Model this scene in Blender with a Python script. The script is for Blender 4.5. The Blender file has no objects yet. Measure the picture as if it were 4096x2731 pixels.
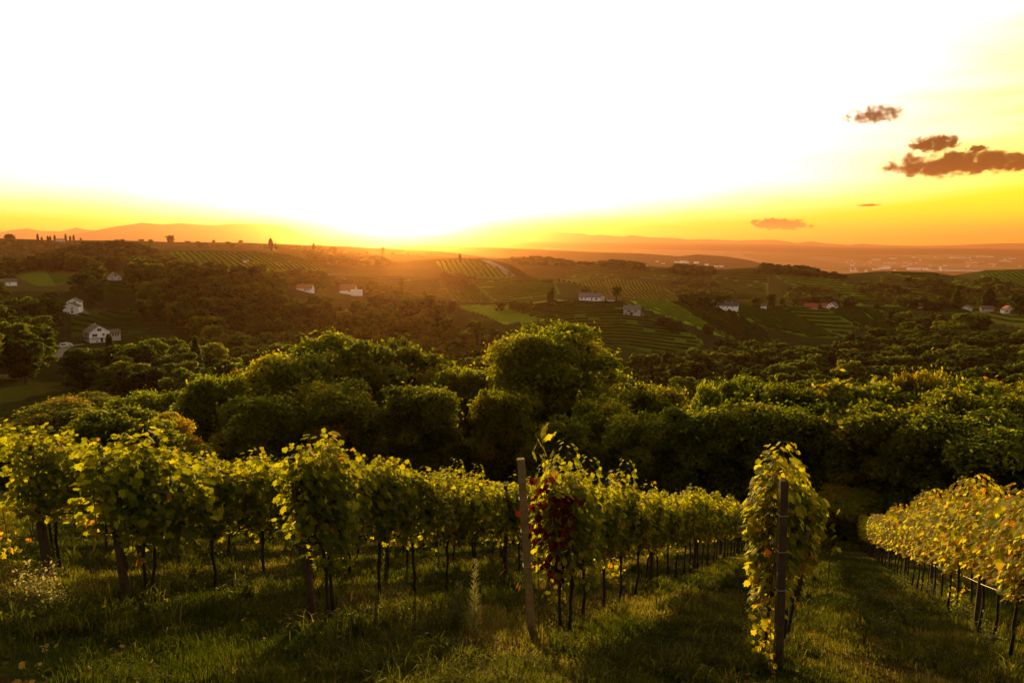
import bpy, math, random
import numpy as np
from mathutils import Vector, Matrix
R = math.radians
rng = np.random.default_rng(7)
random.seed(7)
scene = bpy.context.scene
COL = scene.collection

# ------------------------------------------------------------------ camera
F = 692.0                      # focal length in pixels of the 1024 px frame
PITCH = R(8.1)
cam_d = bpy.data.cameras.new('camera')
cam_d.sensor_width = 36.0
cam_d.lens = 36.0 * F / 1024.0
cam_d.clip_start = 0.1
cam_d.clip_end = 60000
cam = bpy.data.objects.new('camera', cam_d)
cam.location = (0, 0, 0)
cam.rotation_euler = (R(90) - PITCH, 0, 0)
COL.objects.link(cam)
scene.camera = cam

# ------------------------------------------------------------------ light
HAZE_D = 1.0 / 9000.0
SUN_AZ = R(-8.95)              # from +Y towards +X
SUN_EL = R(4.5)
sun_dir = Vector((math.sin(SUN_AZ) * math.cos(SUN_EL), math.cos(SUN_AZ) * math.cos(SUN_EL), math.sin(SUN_EL)))
sd = bpy.data.lights.new('sun', 'SUN')
sd.energy = 5.0
sd.angle = R(0.5)
sd.color = (1.0, 0.68, 0.16)
sun = bpy.data.objects.new('sun', sd)
sun.rotation_euler = (-sun_dir).to_track_quat('-Z', 'Y').to_euler()
COL.objects.link(sun)

world = bpy.data.worlds.new('World')
scene.world = world
world.use_nodes = True
wn, wl = world.node_tree.nodes, world.node_tree.links
wn.clear()
def N(nt, t, **kw):
    n = nt.nodes.new(t)
    for k, v in kw.items():
        setattr(n, k, v)
    return n
wt = world.node_tree
def mth(nt, op, a, b=None, c=None, clamp=False):
    n = nt.nodes.new('ShaderNodeMath'); n.operation = op; n.use_clamp = clamp
    for i, v in enumerate((a, b, c)):
        if v is None: continue
        if isinstance(v, (int, float)): n.inputs[i].default_value = v
        else: nt.links.new(v, n.inputs[i])
    return n.outputs[0]
def ramp(nt, fac, stops, interp='LINEAR'):
    n = nt.nodes.new('ShaderNodeValToRGB')
    n.color_ramp.interpolation = interp
    el = n.color_ramp.elements
    el[0].position, el[0].color = stops[0][0], (*stops[0][1], 1)
    el[1].position, el[1].color = stops[-1][0], (*stops[-1][1], 1)
    for p, c in stops[1:-1]:
        e = el.new(p); e.color = (*c, 1)
    if fac is not None: nt.links.new(fac, n.inputs[0])
    return n.outputs[0]
def mixc(nt, fac, a, b, mode='MIX'):
    n = nt.nodes.new('ShaderNodeMix'); n.data_type = 'RGBA'; n.blend_type = mode
    for s, v in ((n.inputs[0], fac), (n.inputs[6], a), (n.inputs[7], b)):
        if isinstance(v, (int, float)): s.default_value = v
        elif isinstance(v, tuple): s.default_value = (*v, 1) if len(v) == 3 else v
        else: nt.links.new(v, s)
    return n.outputs[2]
def noise(nt, scale, detail=3, rough=0.55, vec=None, dist=0.0):
    n = nt.nodes.new('ShaderNodeTexNoise')
    n.inputs['Scale'].default_value = scale; n.inputs['Detail'].default_value = detail
    n.inputs['Roughness'].default_value = rough; n.inputs['Distortion'].default_value = dist
    if vec is not None: nt.links.new(vec, n.inputs['Vector'])
    return n.outputs[0]

# sunset sky: Nishita sky (weak) plus the bright glow round the low sun
sky = N(wt, 'ShaderNodeTexSky', sky_type='NISHITA', sun_disc=False, sun_elevation=SUN_EL, sun_rotation=SUN_AZ,
        air_density=1.6, dust_density=3.0, ozone_density=1.0)
tc = N(wt, 'ShaderNodeTexCoord')
sep = N(wt, 'ShaderNodeSeparateXYZ'); wt.links.new(tc.outputs['Generated'], sep.inputs[0])
zz = sep.outputs[2]
dp = N(wt, 'ShaderNodeVectorMath', operation='DOT_PRODUCT')
wt.links.new(tc.outputs['Generated'], dp.inputs[0]); dp.inputs[1].default_value = (math.sin(SUN_AZ), math.cos(SUN_AZ), 0.0)
cosaz = mth(wt, 'DIVIDE', dp.outputs['Value'], mth(wt, 'SQRT', mth(wt, 'MAXIMUM', mth(wt, 'SUBTRACT', 1.0, mth(wt, 'MULTIPLY', zz, zz)), 0.001)))
azd = mth(wt, 'DIVIDE', mth(wt, 'ARCCOSINE', mth(wt, 'MINIMUM', mth(wt, 'MAXIMUM', cosaz, -1.0), 1.0)), math.pi)   # 0..1 from the sun's azimuth
el = mth(wt, 'DIVIDE', mth(wt, 'ARCSINE', zz), math.pi / 2)        # 0..1 up to the zenith
# brightness coordinate: high near the sun's azimuth and above the horizon band
SKYSTOPS = [(0.0, (1.9, 0.32, 0.0)), (0.2, (1.8, 0.45, 0.0)), (0.4, (1.6, 0.58, 0.0)), (0.6, (1.3, 0.64, 0.01)),
            (0.78, (0.9, 0.74, 0.22)), (1.0, (0.95, 0.95, 0.95))]
elev = mth(wt, 'MULTIPLY', el, 90.0)           # degrees
azdg = mth(wt, 'MULTIPLY', azd, 180.0)
wob = mth(wt, 'MULTIPLY', mth(wt, 'SUBTRACT', noise(wt, 3.0, 4, 0.5, None), 0.5), 0.0)
mp = N(wt, 'ShaderNodeMapping'); mp.inputs['Scale'].default_value = (2.2, 2.2, 16.0)
wt.links.new(tc.outputs['Generated'], mp.inputs[0])
streak = mth(wt, 'SUBTRACT', noise(wt, 1.6, 5, 0.6, mp.outputs[0], 0.4), 0.5)
# t = a(elev) - b*azdist + ...
t_el = mth(wt, 'SUBTRACT', 1.0, mth(wt, 'POWER', 2.718, mth(wt, 'MULTIPLY', elev, -0.60)))
azl = mth(wt, 'MAXIMUM', mth(wt, 'SUBTRACT', azdg, 6.0), 0.0)
t = mth(wt, 'ADD', mth(wt, 'MULTIPLY', t_el, 1.04), 0.12)
pen = mth(wt, 'SUBTRACT', 0.60, mth(wt, 'MULTIPLY', mth(wt, 'MINIMUM', mth(wt, 'DIVIDE', elev, 16.0), 1.0), 0.22))
t = mth(wt, 'SUBTRACT', t, mth(wt, 'MULTIPLY', mth(wt, 'POWER', mth(wt, 'DIVIDE', azl, 46.0), 1.5), pen))
t = mth(wt, 'ADD', t, mth(wt, 'MULTIPLY', mth(wt, 'POWER', 2.718, mth(wt, 'MULTIPLY', azdg, -0.16)), 0.6))
t = mth(wt, 'ADD', t, mth(wt, 'MULTIPLY', streak, 0.22))
t = mth(wt, 'MINIMUM', mth(wt, 'MAXIMUM', t, 0.0), 1.0)
glow = ramp(wt, t, SKYSTOPS)
# the sky away from the sunset and overhead is dim
dim = mth(wt, 'MULTIPLY',
          ramp(wt, el, [(0.0, (1, 1, 1)), (0.22, (1, 1, 1)), (0.40, (0.21, 0.21, 0.21)), (1.0, (0.08, 0.08, 0.08))]),
          ramp(wt, azd, [(0.0, (1, 1, 1)), (0.26, (1, 1, 1)), (0.42, (0.28, 0.28, 0.28)), (1.0, (0.56, 0.56, 0.56))]))
glow = mixc(wt, ramp(wt, azd, [(0.27, (0, 0, 0)), (0.42, (1, 1, 1))]), glow, (0.95, 0.88, 0.80))
glow = mixc(wt, ramp(wt, el, [(0.2, (0, 0, 0)), (0.45, (1, 1, 1))]), glow, mixc(wt, 1.0, glow, (1.0, 0.86, 0.60), 'MULTIPLY'))
warm = mixc(wt, 1.0, sky.outputs[0], (1.0, 0.72, 0.38), 'MULTIPLY')
bg1 = N(wt, 'ShaderNodeBackground'); bg1.inputs[1].default_value = 0.05
wt.links.new(warm, bg1.inputs[0])
bg2 = N(wt, 'ShaderNodeBackground')
wt.links.new(glow, bg2.inputs[0]); wt.links.new(dim, bg2.inputs[1])
add = N(wt, 'ShaderNodeAddShader'); wt.links.new(bg1.outputs[0], add.inputs[0]); wt.links.new(bg2.outputs[0], add.inputs[1])
wo = N(wt, 'ShaderNodeOutputWorld'); wt.links.new(add.outputs[0], wo.inputs[0])

scene.view_settings.view_transform = 'Standard'
scene.view_settings.look = 'None'
scene.view_settings.exposure = 0.85
scene.view_settings.gamma = 1.0
scene.cycles.use_denoising = True
scene.cycles.max_bounces = 6
scene.cycles.diffuse_bounces = 2
scene.cycles.glossy_bounces = 2
scene.cycles.transmission_bounces = 4
scene.cycles.volume_bounces = 0
scene.cycles.sample_clamp_indirect = 6

# ------------------------------------------------------------------ helpers
def pixdir(px, py):
    px = np.asarray(px, float); py = np.asarray(py, float)
    x = (px - 512) / F; y = (341 - py) / F
    return np.stack([x, math.cos(PITCH) + y * math.sin(PITCH), -math.sin(PITCH) + y * math.cos(PITCH)], -1)
def azel(px, py):
    d = pixdir(px, py)
    h = np.hypot(d[..., 0], d[..., 1])
    return np.arctan2(d[..., 0], d[..., 1]), d[..., 2] / h
def project(P):
    P = np.asarray(P, float)
    f = P[..., 1] * math.cos(PITCH) - P[..., 2] * math.sin(PITCH)
    u = P[..., 1] * math.sin(PITCH) + P[..., 2] * math.cos(PITCH)
    f = np.where(np.abs(f) < 1e-6, 1e-6, f)
    return 512 + F * P[..., 0] / f, 341 - F * u / f

def tag(o, label=None, cat=None, group=None, kind=None):
    if label: o['label'] = label
    if cat: o['category'] = cat
    if group: o['group'] = group
    if kind: o['kind'] = kind
    return o
def empty(name, loc, rz=0.0, sc=None):
    o = bpy.data.objects.new(name, None); COL.objects.link(o)
    o.location = loc; o.rotation_euler = (0, 0, rz)
    o.empty_display_size = 0.3
    if sc is not None: o.scale = sc
    return o
def npmesh(name, V, faces, sizes=None, mats=None, attrs=None, smooth=False):
    """faces: (n,k) int array, or flat loop list with sizes"""
    me = bpy.data.meshes.new(name)
    V = np.ascontiguousarray(V, dtype=np.float32)
    me.vertices.add(len(V)); me.vertices.foreach_set('co', V.ravel())
    if sizes is None:
        faces = np.asarray(faces, dtype=np.int32)
        sizes = np.full(len(faces), faces.shape[1], dtype=np.int32)
    faces = np.asarray(faces, dtype=np.int32).ravel()
    me.loops.add(len(faces)); me.loops.foreach_set('vertex_index', faces)
    me.polygons.add(len(sizes))
    st = np.zeros(len(sizes), dtype=np.int32); st[1:] = np.cumsum(sizes)[:-1]
    me.polygons.foreach_set('loop_start', st)
    if smooth: me.polygons.foreach_set('use_smooth', np.ones(len(sizes), dtype=bool))
    if mats is not None:
        mi = None
        if isinstance(mats, tuple): mats, mi = mats
        for m in (mats if isinstance(mats, list) else [mats]): me.materials.append(m)
        if mi is not None: me.polygons.foreach_set('material_index', np.asarray(mi, dtype=np.int32))
    for k, (dom, arr) in (attrs or {}).items():
        arr = np.asarray(arr, dtype=np.float32)
        if arr.ndim == 2:
            a = me.attributes.new(k, 'FLOAT_COLOR', dom)
            if arr.shape[1] == 3: arr = np.concatenate([arr, np.ones((len(arr), 1), np.float32)], 1)
            a.data.foreach_set('color', arr.ravel())
        else:
            a = me.attributes.new(k, 'FLOAT', dom); a.data.foreach_set('value', arr)
    me.update(calc_edges=True)
    return me
def link(name, me, parent=None, loc=None):
    o = bpy.data.objects.new(name, me); COL.objects.link(o)
    if parent is not None: o.parent = parent
    if loc is not None: o.location = loc
    return o

class MB:
    """collects boxes, tubes and polygons into one mesh"""
    def __init__(s): s.v = []; s.f = []
    def poly(s, pts):
        n = len(s.v); s.v += [tuple(p) for p in pts]; s.f.append(list(range(n, n + len(pts)))); return s
    def box(s, c, d, rz=0.0):
        n = len(s.v); ca, sa = math.cos(rz), math.sin(rz)
        for k in (-1, 1):
            for (i, j) in ((-1, -1), (1, -1), (1, 1), (-1, 1)):
                x, y, z = i * d[0] / 2, j * d[1] / 2, k * d[2] / 2
                s.v.append((c[0] + x * ca - y * sa, c[1] + x * sa + y * ca, c[2] + z))
        for q in ((0, 3, 2, 1), (4, 5, 6, 7), (0, 1, 5, 4), (1, 2, 6, 5), (2, 3, 7, 6), (3, 0, 4, 7)):
            s.f.append([n + i for i in q])
        return s
    def prism(s, pts, y0, y1):
        """pts in xz, extruded along y"""
        n = len(s.v); k = len(pts)
        s.v += [(p[0], y0, p[1]) for p in pts] + [(p[0], y1, p[1]) for p in pts]
        s.f.append([n + i for i in range(k)]); s.f.append([n + k + i for i in reversed(range(k))])
        for i in range(k):
            j = (i + 1) % k
            s.f.append([n + i, n + k + i, n + k + j, n + j])
        return s
    def tube(s, pts, rad, sides=6):
        pts = [Vector(p) for p in pts]; n0 = len(s.v)
        if not hasattr(rad, '__len__'): rad = [rad] * len(pts)
        for i, p in enumerate(pts):
            t = (pts[min(i + 1, len(pts) - 1)] - pts[max(i - 1, 0)]).normalized()
            a = t.cross(Vector((0.3, 1, 0.2))).normalized(); b = t.cross(a)
            for k in range(sides):
                w = 2 * math.pi * k / sides
                q = p + (a * math.cos(w) + b * math.sin(w)) * rad[i]
                s.v.append(tuple(q))
        for i in range(len(pts) - 1):
            for k in range(sides):
                k2 = (k + 1) % sides
                s.f.append([n0 + i * sides + k, n0 + i * sides + k2, n0 + (i + 1) * sides + k2, n0 + (i + 1) * sides + k])
        s.f.append([n0 + k for k in reversed(range(sides))])
        s.f.append([n0 + (len(pts) - 1) * sides + k for k in range(sides)])
        return s
    def mesh(s, name, mat, smooth=False):
        me = bpy.data.meshes.new(name); me.from_pydata(s.v, [], s.f); me.materials.append(mat)
        if smooth: me.polygons.foreach_set('use_smooth', [True] * len(me.polygons))
        me.update(); return me
    def build(s, name, mat, parent=None, smooth=False):
        return link(name, s.mesh(name, mat, smooth), parent)

# ------------------------------------------------------------------ materials
def newmat(name):
    m = bpy.data.materials.new(name); m.use_nodes = True
    m.node_tree.nodes.clear(); return m, m.node_tree
def finish(nt, sh):
    o = N(nt, 'ShaderNodeOutputMaterial'); nt.links.new(sh, o.inputs[0])
def plain(name, col, rough=0.8, var=0.25, scale=4.0, bump=0.0, metallic=0.0, spec=0.3):
    m, nt = newmat(name)
    c = N(nt, 'ShaderNodeTexCoord')
    nz = noise(nt, scale, 5, 0.6, c.outputs['Object'])
    cc = ramp(nt, nz, [(0.25, tuple(x * (1 - var) for x in col)), (0.75, tuple(min(1, x * (1 + var)) for x in col))])
    p = N(nt, 'ShaderNodeBsdfPrincipled'); nt.links.new(cc, p.inputs['Base Color'])
    p.inputs['Roughness'].default_value = rough; p.inputs['Metallic'].default_value = metallic
    p.inputs['Specular IOR Level'].default_value = spec
    if bump:
        b = N(nt, 'ShaderNodeBump'); b.inputs['Strength'].default_value = bump; b.inputs['Distance'].default_value = 0.02
        nt.links.new(noise(nt, scale * 6, 5, 0.65, c.outputs['Object']), b.inputs['Height']); nt.links.new(b.outputs[0], p.inputs['Normal'])
    finish(nt, p.outputs[0]); return m
def leafmat(name, stops, trans=0.45, tstops=None, rand=0.0, spec=0.04, rough=0.6, tone='tint'):
    """colour by the mesh attribute 'tint' (0..1), shifted a little per object / instance"""
    m, nt = newmat(name)
    a = N(nt, 'ShaderNodeAttribute', attribute_name=tone)
    f = a.outputs['Fac']
    oi = None
    if rand:
        oi = N(nt, 'ShaderNodeObjectInfo')
        f = mth(nt, 'ADD', f, mth(nt, 'MULTIPLY', mth(nt, 'SUBTRACT', oi.outputs['Random'], 0.5), rand), clamp=True)
    c = ramp(nt, f, stops)
    ct = ramp(nt, f, tstops or [(p, tuple(min(1, x * 1.6) for x in col)) for p, col in stops])
    if oi is not None:
        r2 = mth(nt, 'FRACT', mth(nt, 'MULTIPLY', oi.outputs['Random'], 37.7))
        v = ramp(nt, r2, [(0, (0.55, 0.55, 0.55)), (1, (1.3, 1.3, 1.3))])
        c = mixc(nt, 1.0, c, v, 'MULTIPLY'); ct = mixc(nt, 1.0, ct, v, 'MULTIPLY')
    p = N(nt, 'ShaderNodeBsdfPrincipled'); nt.links.new(c, p.inputs['Base Color'])
    p.inputs['Roughness'].default_value = rough; p.inputs['Specular IOR Level'].default_value = spec
    tr = N(nt, 'ShaderNodeBsdfTranslucent'); nt.links.new(ct, tr.inputs[0])
    mx = N(nt, 'ShaderNodeMixShader'); mx.inputs[0].default_value = trans
    nt.links.new(p.outputs[0], mx.inputs[1]); nt.links.new(tr.outputs[0], mx.inputs[2])
    finish(nt, mx.outputs[0]); return m

M = {}
M['vine_leaf'] = leafmat('vine_leaf', [(0.0, (0.012, 0.035, 0.004)), (0.45, (0.058, 0.082, 0.005)), (0.7, (0.15, 0.17, 0.012)), (0.88, (0.32, 0.22, 0.015)), (1.0, (0.34, 0.13, 0.015))], 0.5,
    [(0.0, (0.17, 0.20, 0.006)), (0.45, (0.60, 0.60, 0.010)), (0.7, (0.88, 0.78, 0.015)), (0.88, (0.90, 0.66, 0.03)), (1.0, (0.80, 0.32, 0.02))], spec=0.06, rough=0.6)
M['red_leaf'] = leafmat('red_leaf', [(0.0, (0.045, 0.006, 0.003)), (1.0, (0.12, 0.016, 0.005))], 0.35)
M['tree_leaf'] = leafmat('tree_leaf', [(0.0, (0.008, 0.017, 0.003)), (0.4, (0.024, 0.043, 0.005)), (0.72, (0.062, 0.080, 0.007)), (0.9, (0.15, 0.11, 0.010)), (1.0, (0.19, 0.07, 0.008))], 0.42,
    [(0.0, (0.05, 0.09, 0.006)), (0.4, (0.17, 0.25, 0.010)), (0.72, (0.38, 0.42, 0.014)), (0.9, (0.55, 0.38, 0.016)), (1.0, (0.5, 0.19, 0.014))], rand=0.5)
M['near_leaf'] = leafmat('near_leaf', [(0.0, (0.010, 0.018, 0.003)), (0.4, (0.036, 0.052, 0.005)), (0.72, (0.095, 0.105, 0.008)), (0.9, (0.19, 0.13, 0.010)), (1.0, (0.22, 0.08, 0.008))], 0.48,
    [(0.0, (0.08, 0.11, 0.006)), (0.4, (0.30, 0.36, 0.010)), (0.72, (0.60, 0.58, 0.014)), (0.9, (0.75, 0.48, 0.016)), (1.0, (0.6, 0.22, 0.014))], rand=0.4)  # brighter, yellower copy of the tree leaf; stands in for sunlight on near crowns
M['fallen'] = leafmat('fallen', [(0.0, (0.10, 0.05, 0.02)), (0.6, (0.28, 0.17, 0.04)), (1.0, (0.45, 0.33, 0.06))], 0.2)
M['grass'] = leafmat('grass', [(0.0, (0.016, 0.025, 0.003)), (0.5, (0.045, 0.050, 0.006)), (0.8, (0.11, 0.105, 0.02)), (1.0, (0.22, 0.17, 0.05))], 0.4,
    [(0.0, (0.055, 0.085, 0.005)), (0.5, (0.17, 0.19, 0.010)), (0.8, (0.36, 0.34, 0.03)), (1.0, (0.55, 0.42, 0.08))])
M['weed'] = leafmat('weed', [(0.0, (0.06, 0.09, 0.02)), (0.6, (0.20, 0.20, 0.06)), (1.0, (0.42, 0.36, 0.14))], 0.5)
M['bark'] = plain('bark', (0.030, 0.022, 0.015), 0.9, 0.5, 12, 0.6)
M['tree_bark'] = plain('tree_bark', (0.05, 0.038, 0.028), 0.9, 0.4, 2, 0.5)
M['pale_bark'] = plain('pale_bark', (0.16, 0.12, 0.08), 0.85, 0.4, 3, 0.3)
M['concrete'] = plain('concrete', (0.26, 0.17, 0.065), 0.9, 0.35, 9, 0.8)
M['wood_post'] = plain('wood_post', (0.075, 0.048, 0.022), 0.9, 0.45, 7, 0.8)
M['wire'] = plain('wire', (0.35, 0.32, 0.28), 0.45, 0.2, 20, 0, 0.7)
M['plaster'] = plain('plaster', (0.88, 0.87, 0.86), 0.85, 0.08, 0.8, 0.1)
M['plaster_dirty'] = plain('plaster_dirty', (0.50, 0.45, 0.38), 0.85, 0.25, 0.7, 0.2)
M['pink_wall'] = plain('pink_wall', (0.5, 0.22, 0.17), 0.85, 0.15, 1, 0.1)
M['roof_brown'] = plain('roof_brown', (0.16, 0.11, 0.09), 0.8, 0.25, 2.5, 0.4)
M['roof_grey'] = plain('roof_grey', (0.18, 0.16, 0.16), 0.7, 0.2, 2, 0.3)
M['roof_green'] = plain('roof_green', (0.06, 0.09, 0.09), 0.6, 0.2, 2, 0.2)
M['roof_red'] = plain('roof_red', (0.33, 0.08, 0.05), 0.8, 0.25, 2.5, 0.4)
M['roof_orange'] = plain('roof_orange', (0.32, 0.15, 0.08), 0.8, 0.25, 2.5, 0.4)
M['glass'] = plain('glass', (0.02, 0.02, 0.022), 0.15, 0.2, 2, 0, 0, 0.6)
M['dark_wood'] = plain('dark_wood', (0.05, 0.032, 0.022), 0.8, 0.3, 3, 0.3)
M['white_frame'] = plain('white_frame', (0.75, 0.72, 0.66), 0.6, 0.05)
M['car_paint'] = plain('car_paint', (0.75, 0.76, 0.80), 0.25, 0.03, 1, 0, 0, 0.6)
M['car_grey'] = plain('car_grey', (0.16, 0.16, 0.17), 0.3, 0.05, 1, 0, 0, 0.6)
M['rubber'] = plain('rubber', (0.02, 0.02, 0.02), 0.8)
M['hay'] = plain('hay', (0.42, 0.33, 0.14), 0.95, 0.3, 3, 0.8)
M['road'] = plain('road', (0.17, 0.14, 0.09), 0.95, 0.2, 0.6, 0.2)
# ------------------------------------------------------------------ terrain height
PB, PC, PA = 0.38, 0.08, 1.71          # the vineyard slope: z = -(PA + PB*y + PC*x)
def L_(pts, front, back, w=40.0):
    """a hill: (px, crest py, distance) control points -> azimuth, crest height, distance"""
    a = np.array(pts, float)
    az, te = azel(a[:, 0], a[:, 1])
    return dict(az=az, te=te, r=a[:, 2], sf=front, sb=back, w=w)
HILLS = [
    # wooded spur on the left with the three white houses
    L_([(-150, 312, 470), (0, 307, 480), (40, 304, 500), (60, 296, 540), (72, 290, 560), (90, 284, 590), (115, 277, 640), (140, 275, 640), (200, 277, 620), (250, 280, 600), (290, 288, 570),
        (330, 299, 540), (400, 307, 500), (450, 315, 470), (500, 324, 440), (560, 340, 400), (620, 358, 370), (700, 380, 330)], 0.15, 0.14, 40),
    # low fields behind the spur on the far left
    L_([(-150, 266, 950), (0, 266, 950), (150, 266, 950), (220, 272, 900), (300, 280, 800), (400, 300, 800)], 0.045, 0.03, 60),
    # wooded hill behind those fields
    L_([(-150, 262, 1250), (20, 266, 1250), (40, 259, 1250), (60, 254, 1250), (85, 248, 1250), (105, 244.5, 1250), (130, 244.5, 1250), (152, 251, 1250), (180, 262, 1200), (230, 272, 1150)], 0.16, 0.2, 40),
    # vineyard hill centre-left
    L_([(60, 262, 1300), (100, 256, 1250), (150, 251, 1200), (200, 250, 1150), (260, 251.5, 1100), (300, 257, 1080), (340, 262, 1080), (400, 261, 1100), (450, 257.5, 1080), (485, 258.5, 1050),
        (510, 264, 1000), (530, 276, 950), (560, 290, 900)], 0.10, 0.12, 60),
    # lower vineyard slope below it
    L_([(260, 284, 780), (293, 277, 800), (340, 275.5, 820), (400, 275, 850), (460, 279, 850), (512, 279, 850), (553, 279, 840), (575, 284, 800), (600, 296, 760)], 0.12, 0.10, 40),
    # skyline ridge on the left
    L_([(-150, 236, 2300), (0, 238, 2300), (60, 240, 2300), (120, 240, 2300), (170, 241.5, 2300), (250, 242.5, 2250), (300, 244.5, 2200), (350, 246, 2200), (400, 249, 2200), (440, 251, 2150),
        (480, 256, 2100), (520, 264, 2000)], 0.08, 0.1, 90),
    L_([(140, 250, 1700), (180, 246.5, 1700), (240, 246, 1700), (280, 249, 1650), (330, 252, 1650), (420, 254, 1650), (480, 260, 1600)], 0.06, 0.06, 60),
    # second vineyard ridge, centre to right
    L_([(440, 258, 1900), (512, 257.5, 1800), (572, 261.5, 1700), (600, 261.5, 1600), (640, 265.5, 1500), (711, 270, 1400), (754, 267, 1400), (800, 270, 1350), (845, 273.5, 1300), (883, 271, 1300),
        (934, 272, 1300), (953, 275.5, 1300), (985, 270, 1300), (1024, 269, 1300), (1200, 268, 1300)], 0.095, 0.12, 50),
    # nearer vineyard hill with the houses along its crest
    L_([(440, 308, 640), (470, 303.5, 620), (512, 304, 600), (554, 300, 590), (578, 298, 590), (627, 301, 590), (652, 302, 600), (710, 303, 630), (768, 307, 660), (845, 306.5, 720),
        (876, 308, 740), (934, 306, 760), (972, 308, 760), (1010, 310.5, 740), (1024, 313, 720), (1200, 316, 700)], 0.17, 0.12, 30),
    # hazy wooded hill with the village
    L_([(380, 247, 3600), (420, 245, 3600), (450, 246, 3600), (512, 248, 3500), (557, 250, 3500), (599, 252, 3400), (640, 253, 3400), (678, 256, 3300), (697, 254, 3300), (725, 256, 3300),
        (750, 260, 3300), (768, 265, 3300), (800, 275, 3300)], 0.055, 0.08, 90),
    L_([(400, 242.3, 8000), (470, 242.6, 8000), (512, 243, 8000), (599, 244, 8000), (697, 245.3, 8000), (768, 247, 8000), (880, 249, 8000), (985, 248.6, 8000), (1024, 250.2, 8000), (1200, 251, 8000)], 0.07, 0.1, 150),
    L_([(300, 239.5, 9500), (400, 240.4, 9500), (512, 241, 9500), (600, 242, 9500), (700, 243, 9500), (780, 244.5, 9500), (840, 247, 9500), (1024, 248.5, 9500)], 0.08, 0.1, 150),
    # mountains
    L_([(-200, 240, 10500), (40, 240, 10500), (80, 233, 10500), (115, 226, 10500), (128, 224.4, 10500), (142, 222.3, 10500), (163, 224, 10500), (179, 222.8, 10500), (198, 224, 10500), (215, 224.8, 10500), (236, 223, 10500),
        (262, 224, 10500), (285, 226, 10500), (294, 230.5, 10500), (311, 236, 10500), (330, 241, 10500)], 0.22, 0.2, 60),
    L_([(-200, 234, 13500), (0, 231.5, 13500), (13, 229, 13500), (28, 227.6, 13500), (41, 230, 13500), (61, 230.4, 13500), (76, 226.8, 13500), (88, 229, 13500), (120, 231, 13500), (311, 237, 13500), (332, 237.5, 13500),
        (350, 235, 13500), (383, 236, 13500), (420, 234.5, 13500), (455, 235.2, 13500), (473, 235, 13500), (489, 234.8, 13500), (512, 233.5, 13500), (529, 235, 13500), (546, 231.8, 13500), (557, 231, 13500),
        (569, 232, 13500), (582, 232.7, 13500), (591, 234.4, 13500), (601, 234, 13500), (623, 236, 13500), (631, 234.4, 13500), (650, 236.7, 13500), (674, 237.4, 13500), (690, 239, 13500), (709, 238.4, 13500),
        (736, 240, 13500), (773, 238.8, 13500), (797, 242.3, 13500), (811, 240.6, 13500), (825, 242.5, 13500), (850, 244.2, 13500), (861, 243, 13500), (883, 244.4, 13500), (918, 245, 13500), (959, 244.4, 13500),
        (985, 243, 13500), (1010, 242.5, 13500), (1200, 241, 13500)], 0.16, 0.15, 50),
]
for h in HILLS:
    h['r'] = np.where(h['r'] > 3200, np.where(h['r'] < 5000, h['r'] * 1.6, h['r'] * 1.78), h['r'])
    if h['r'].max() > 3200: h['w'] *= 1.8
    h['z'] = h['te'] * h['r']
HILLS[0]['w'] = 30.0
def vnoise(x, y, seed=0):
    """smooth value noise"""
    x = np.asarray(x, float); y = np.asarray(y, float)
    xi = np.floor(x).astype(np.int64); yi = np.floor(y).astype(np.int64)
    fx = x - xi; fy = y - yi
    fx = fx * fx * (3 - 2 * fx); fy = fy * fy * (3 - 2 * fy)
    def h(a, b):
        n = (a * 374761393 + b * 668265263 + seed * 1442695041) & 0x7fffffff
        n = ((n ^ (n >> 13)) * 1274126177) & 0x7fffffff
        return ((n ^ (n >> 16)) & 0xffff) / 65535.0
    return (h(xi, yi) * (1 - fx) + h(xi + 1, yi) * fx) * (1 - fy) + (h(xi, yi + 1) * (1 - fx) + h(xi + 1, yi + 1) * fx) * fy
def fbm(x, y, o=4, seed=0):
    s = 0; a = 0.5
    for i in range(o):
        s = s + a * vnoise(x * 2 ** i, y * 2 ** i, seed + i); a *= 0.5
    return s
AZK = np.array([R(-60), R(-36), R(-20), R(0), R(40)])
LK = np.array([130.0, 130.0, 140.0, 145.0, 140.0])
R0 = 48.0
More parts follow.
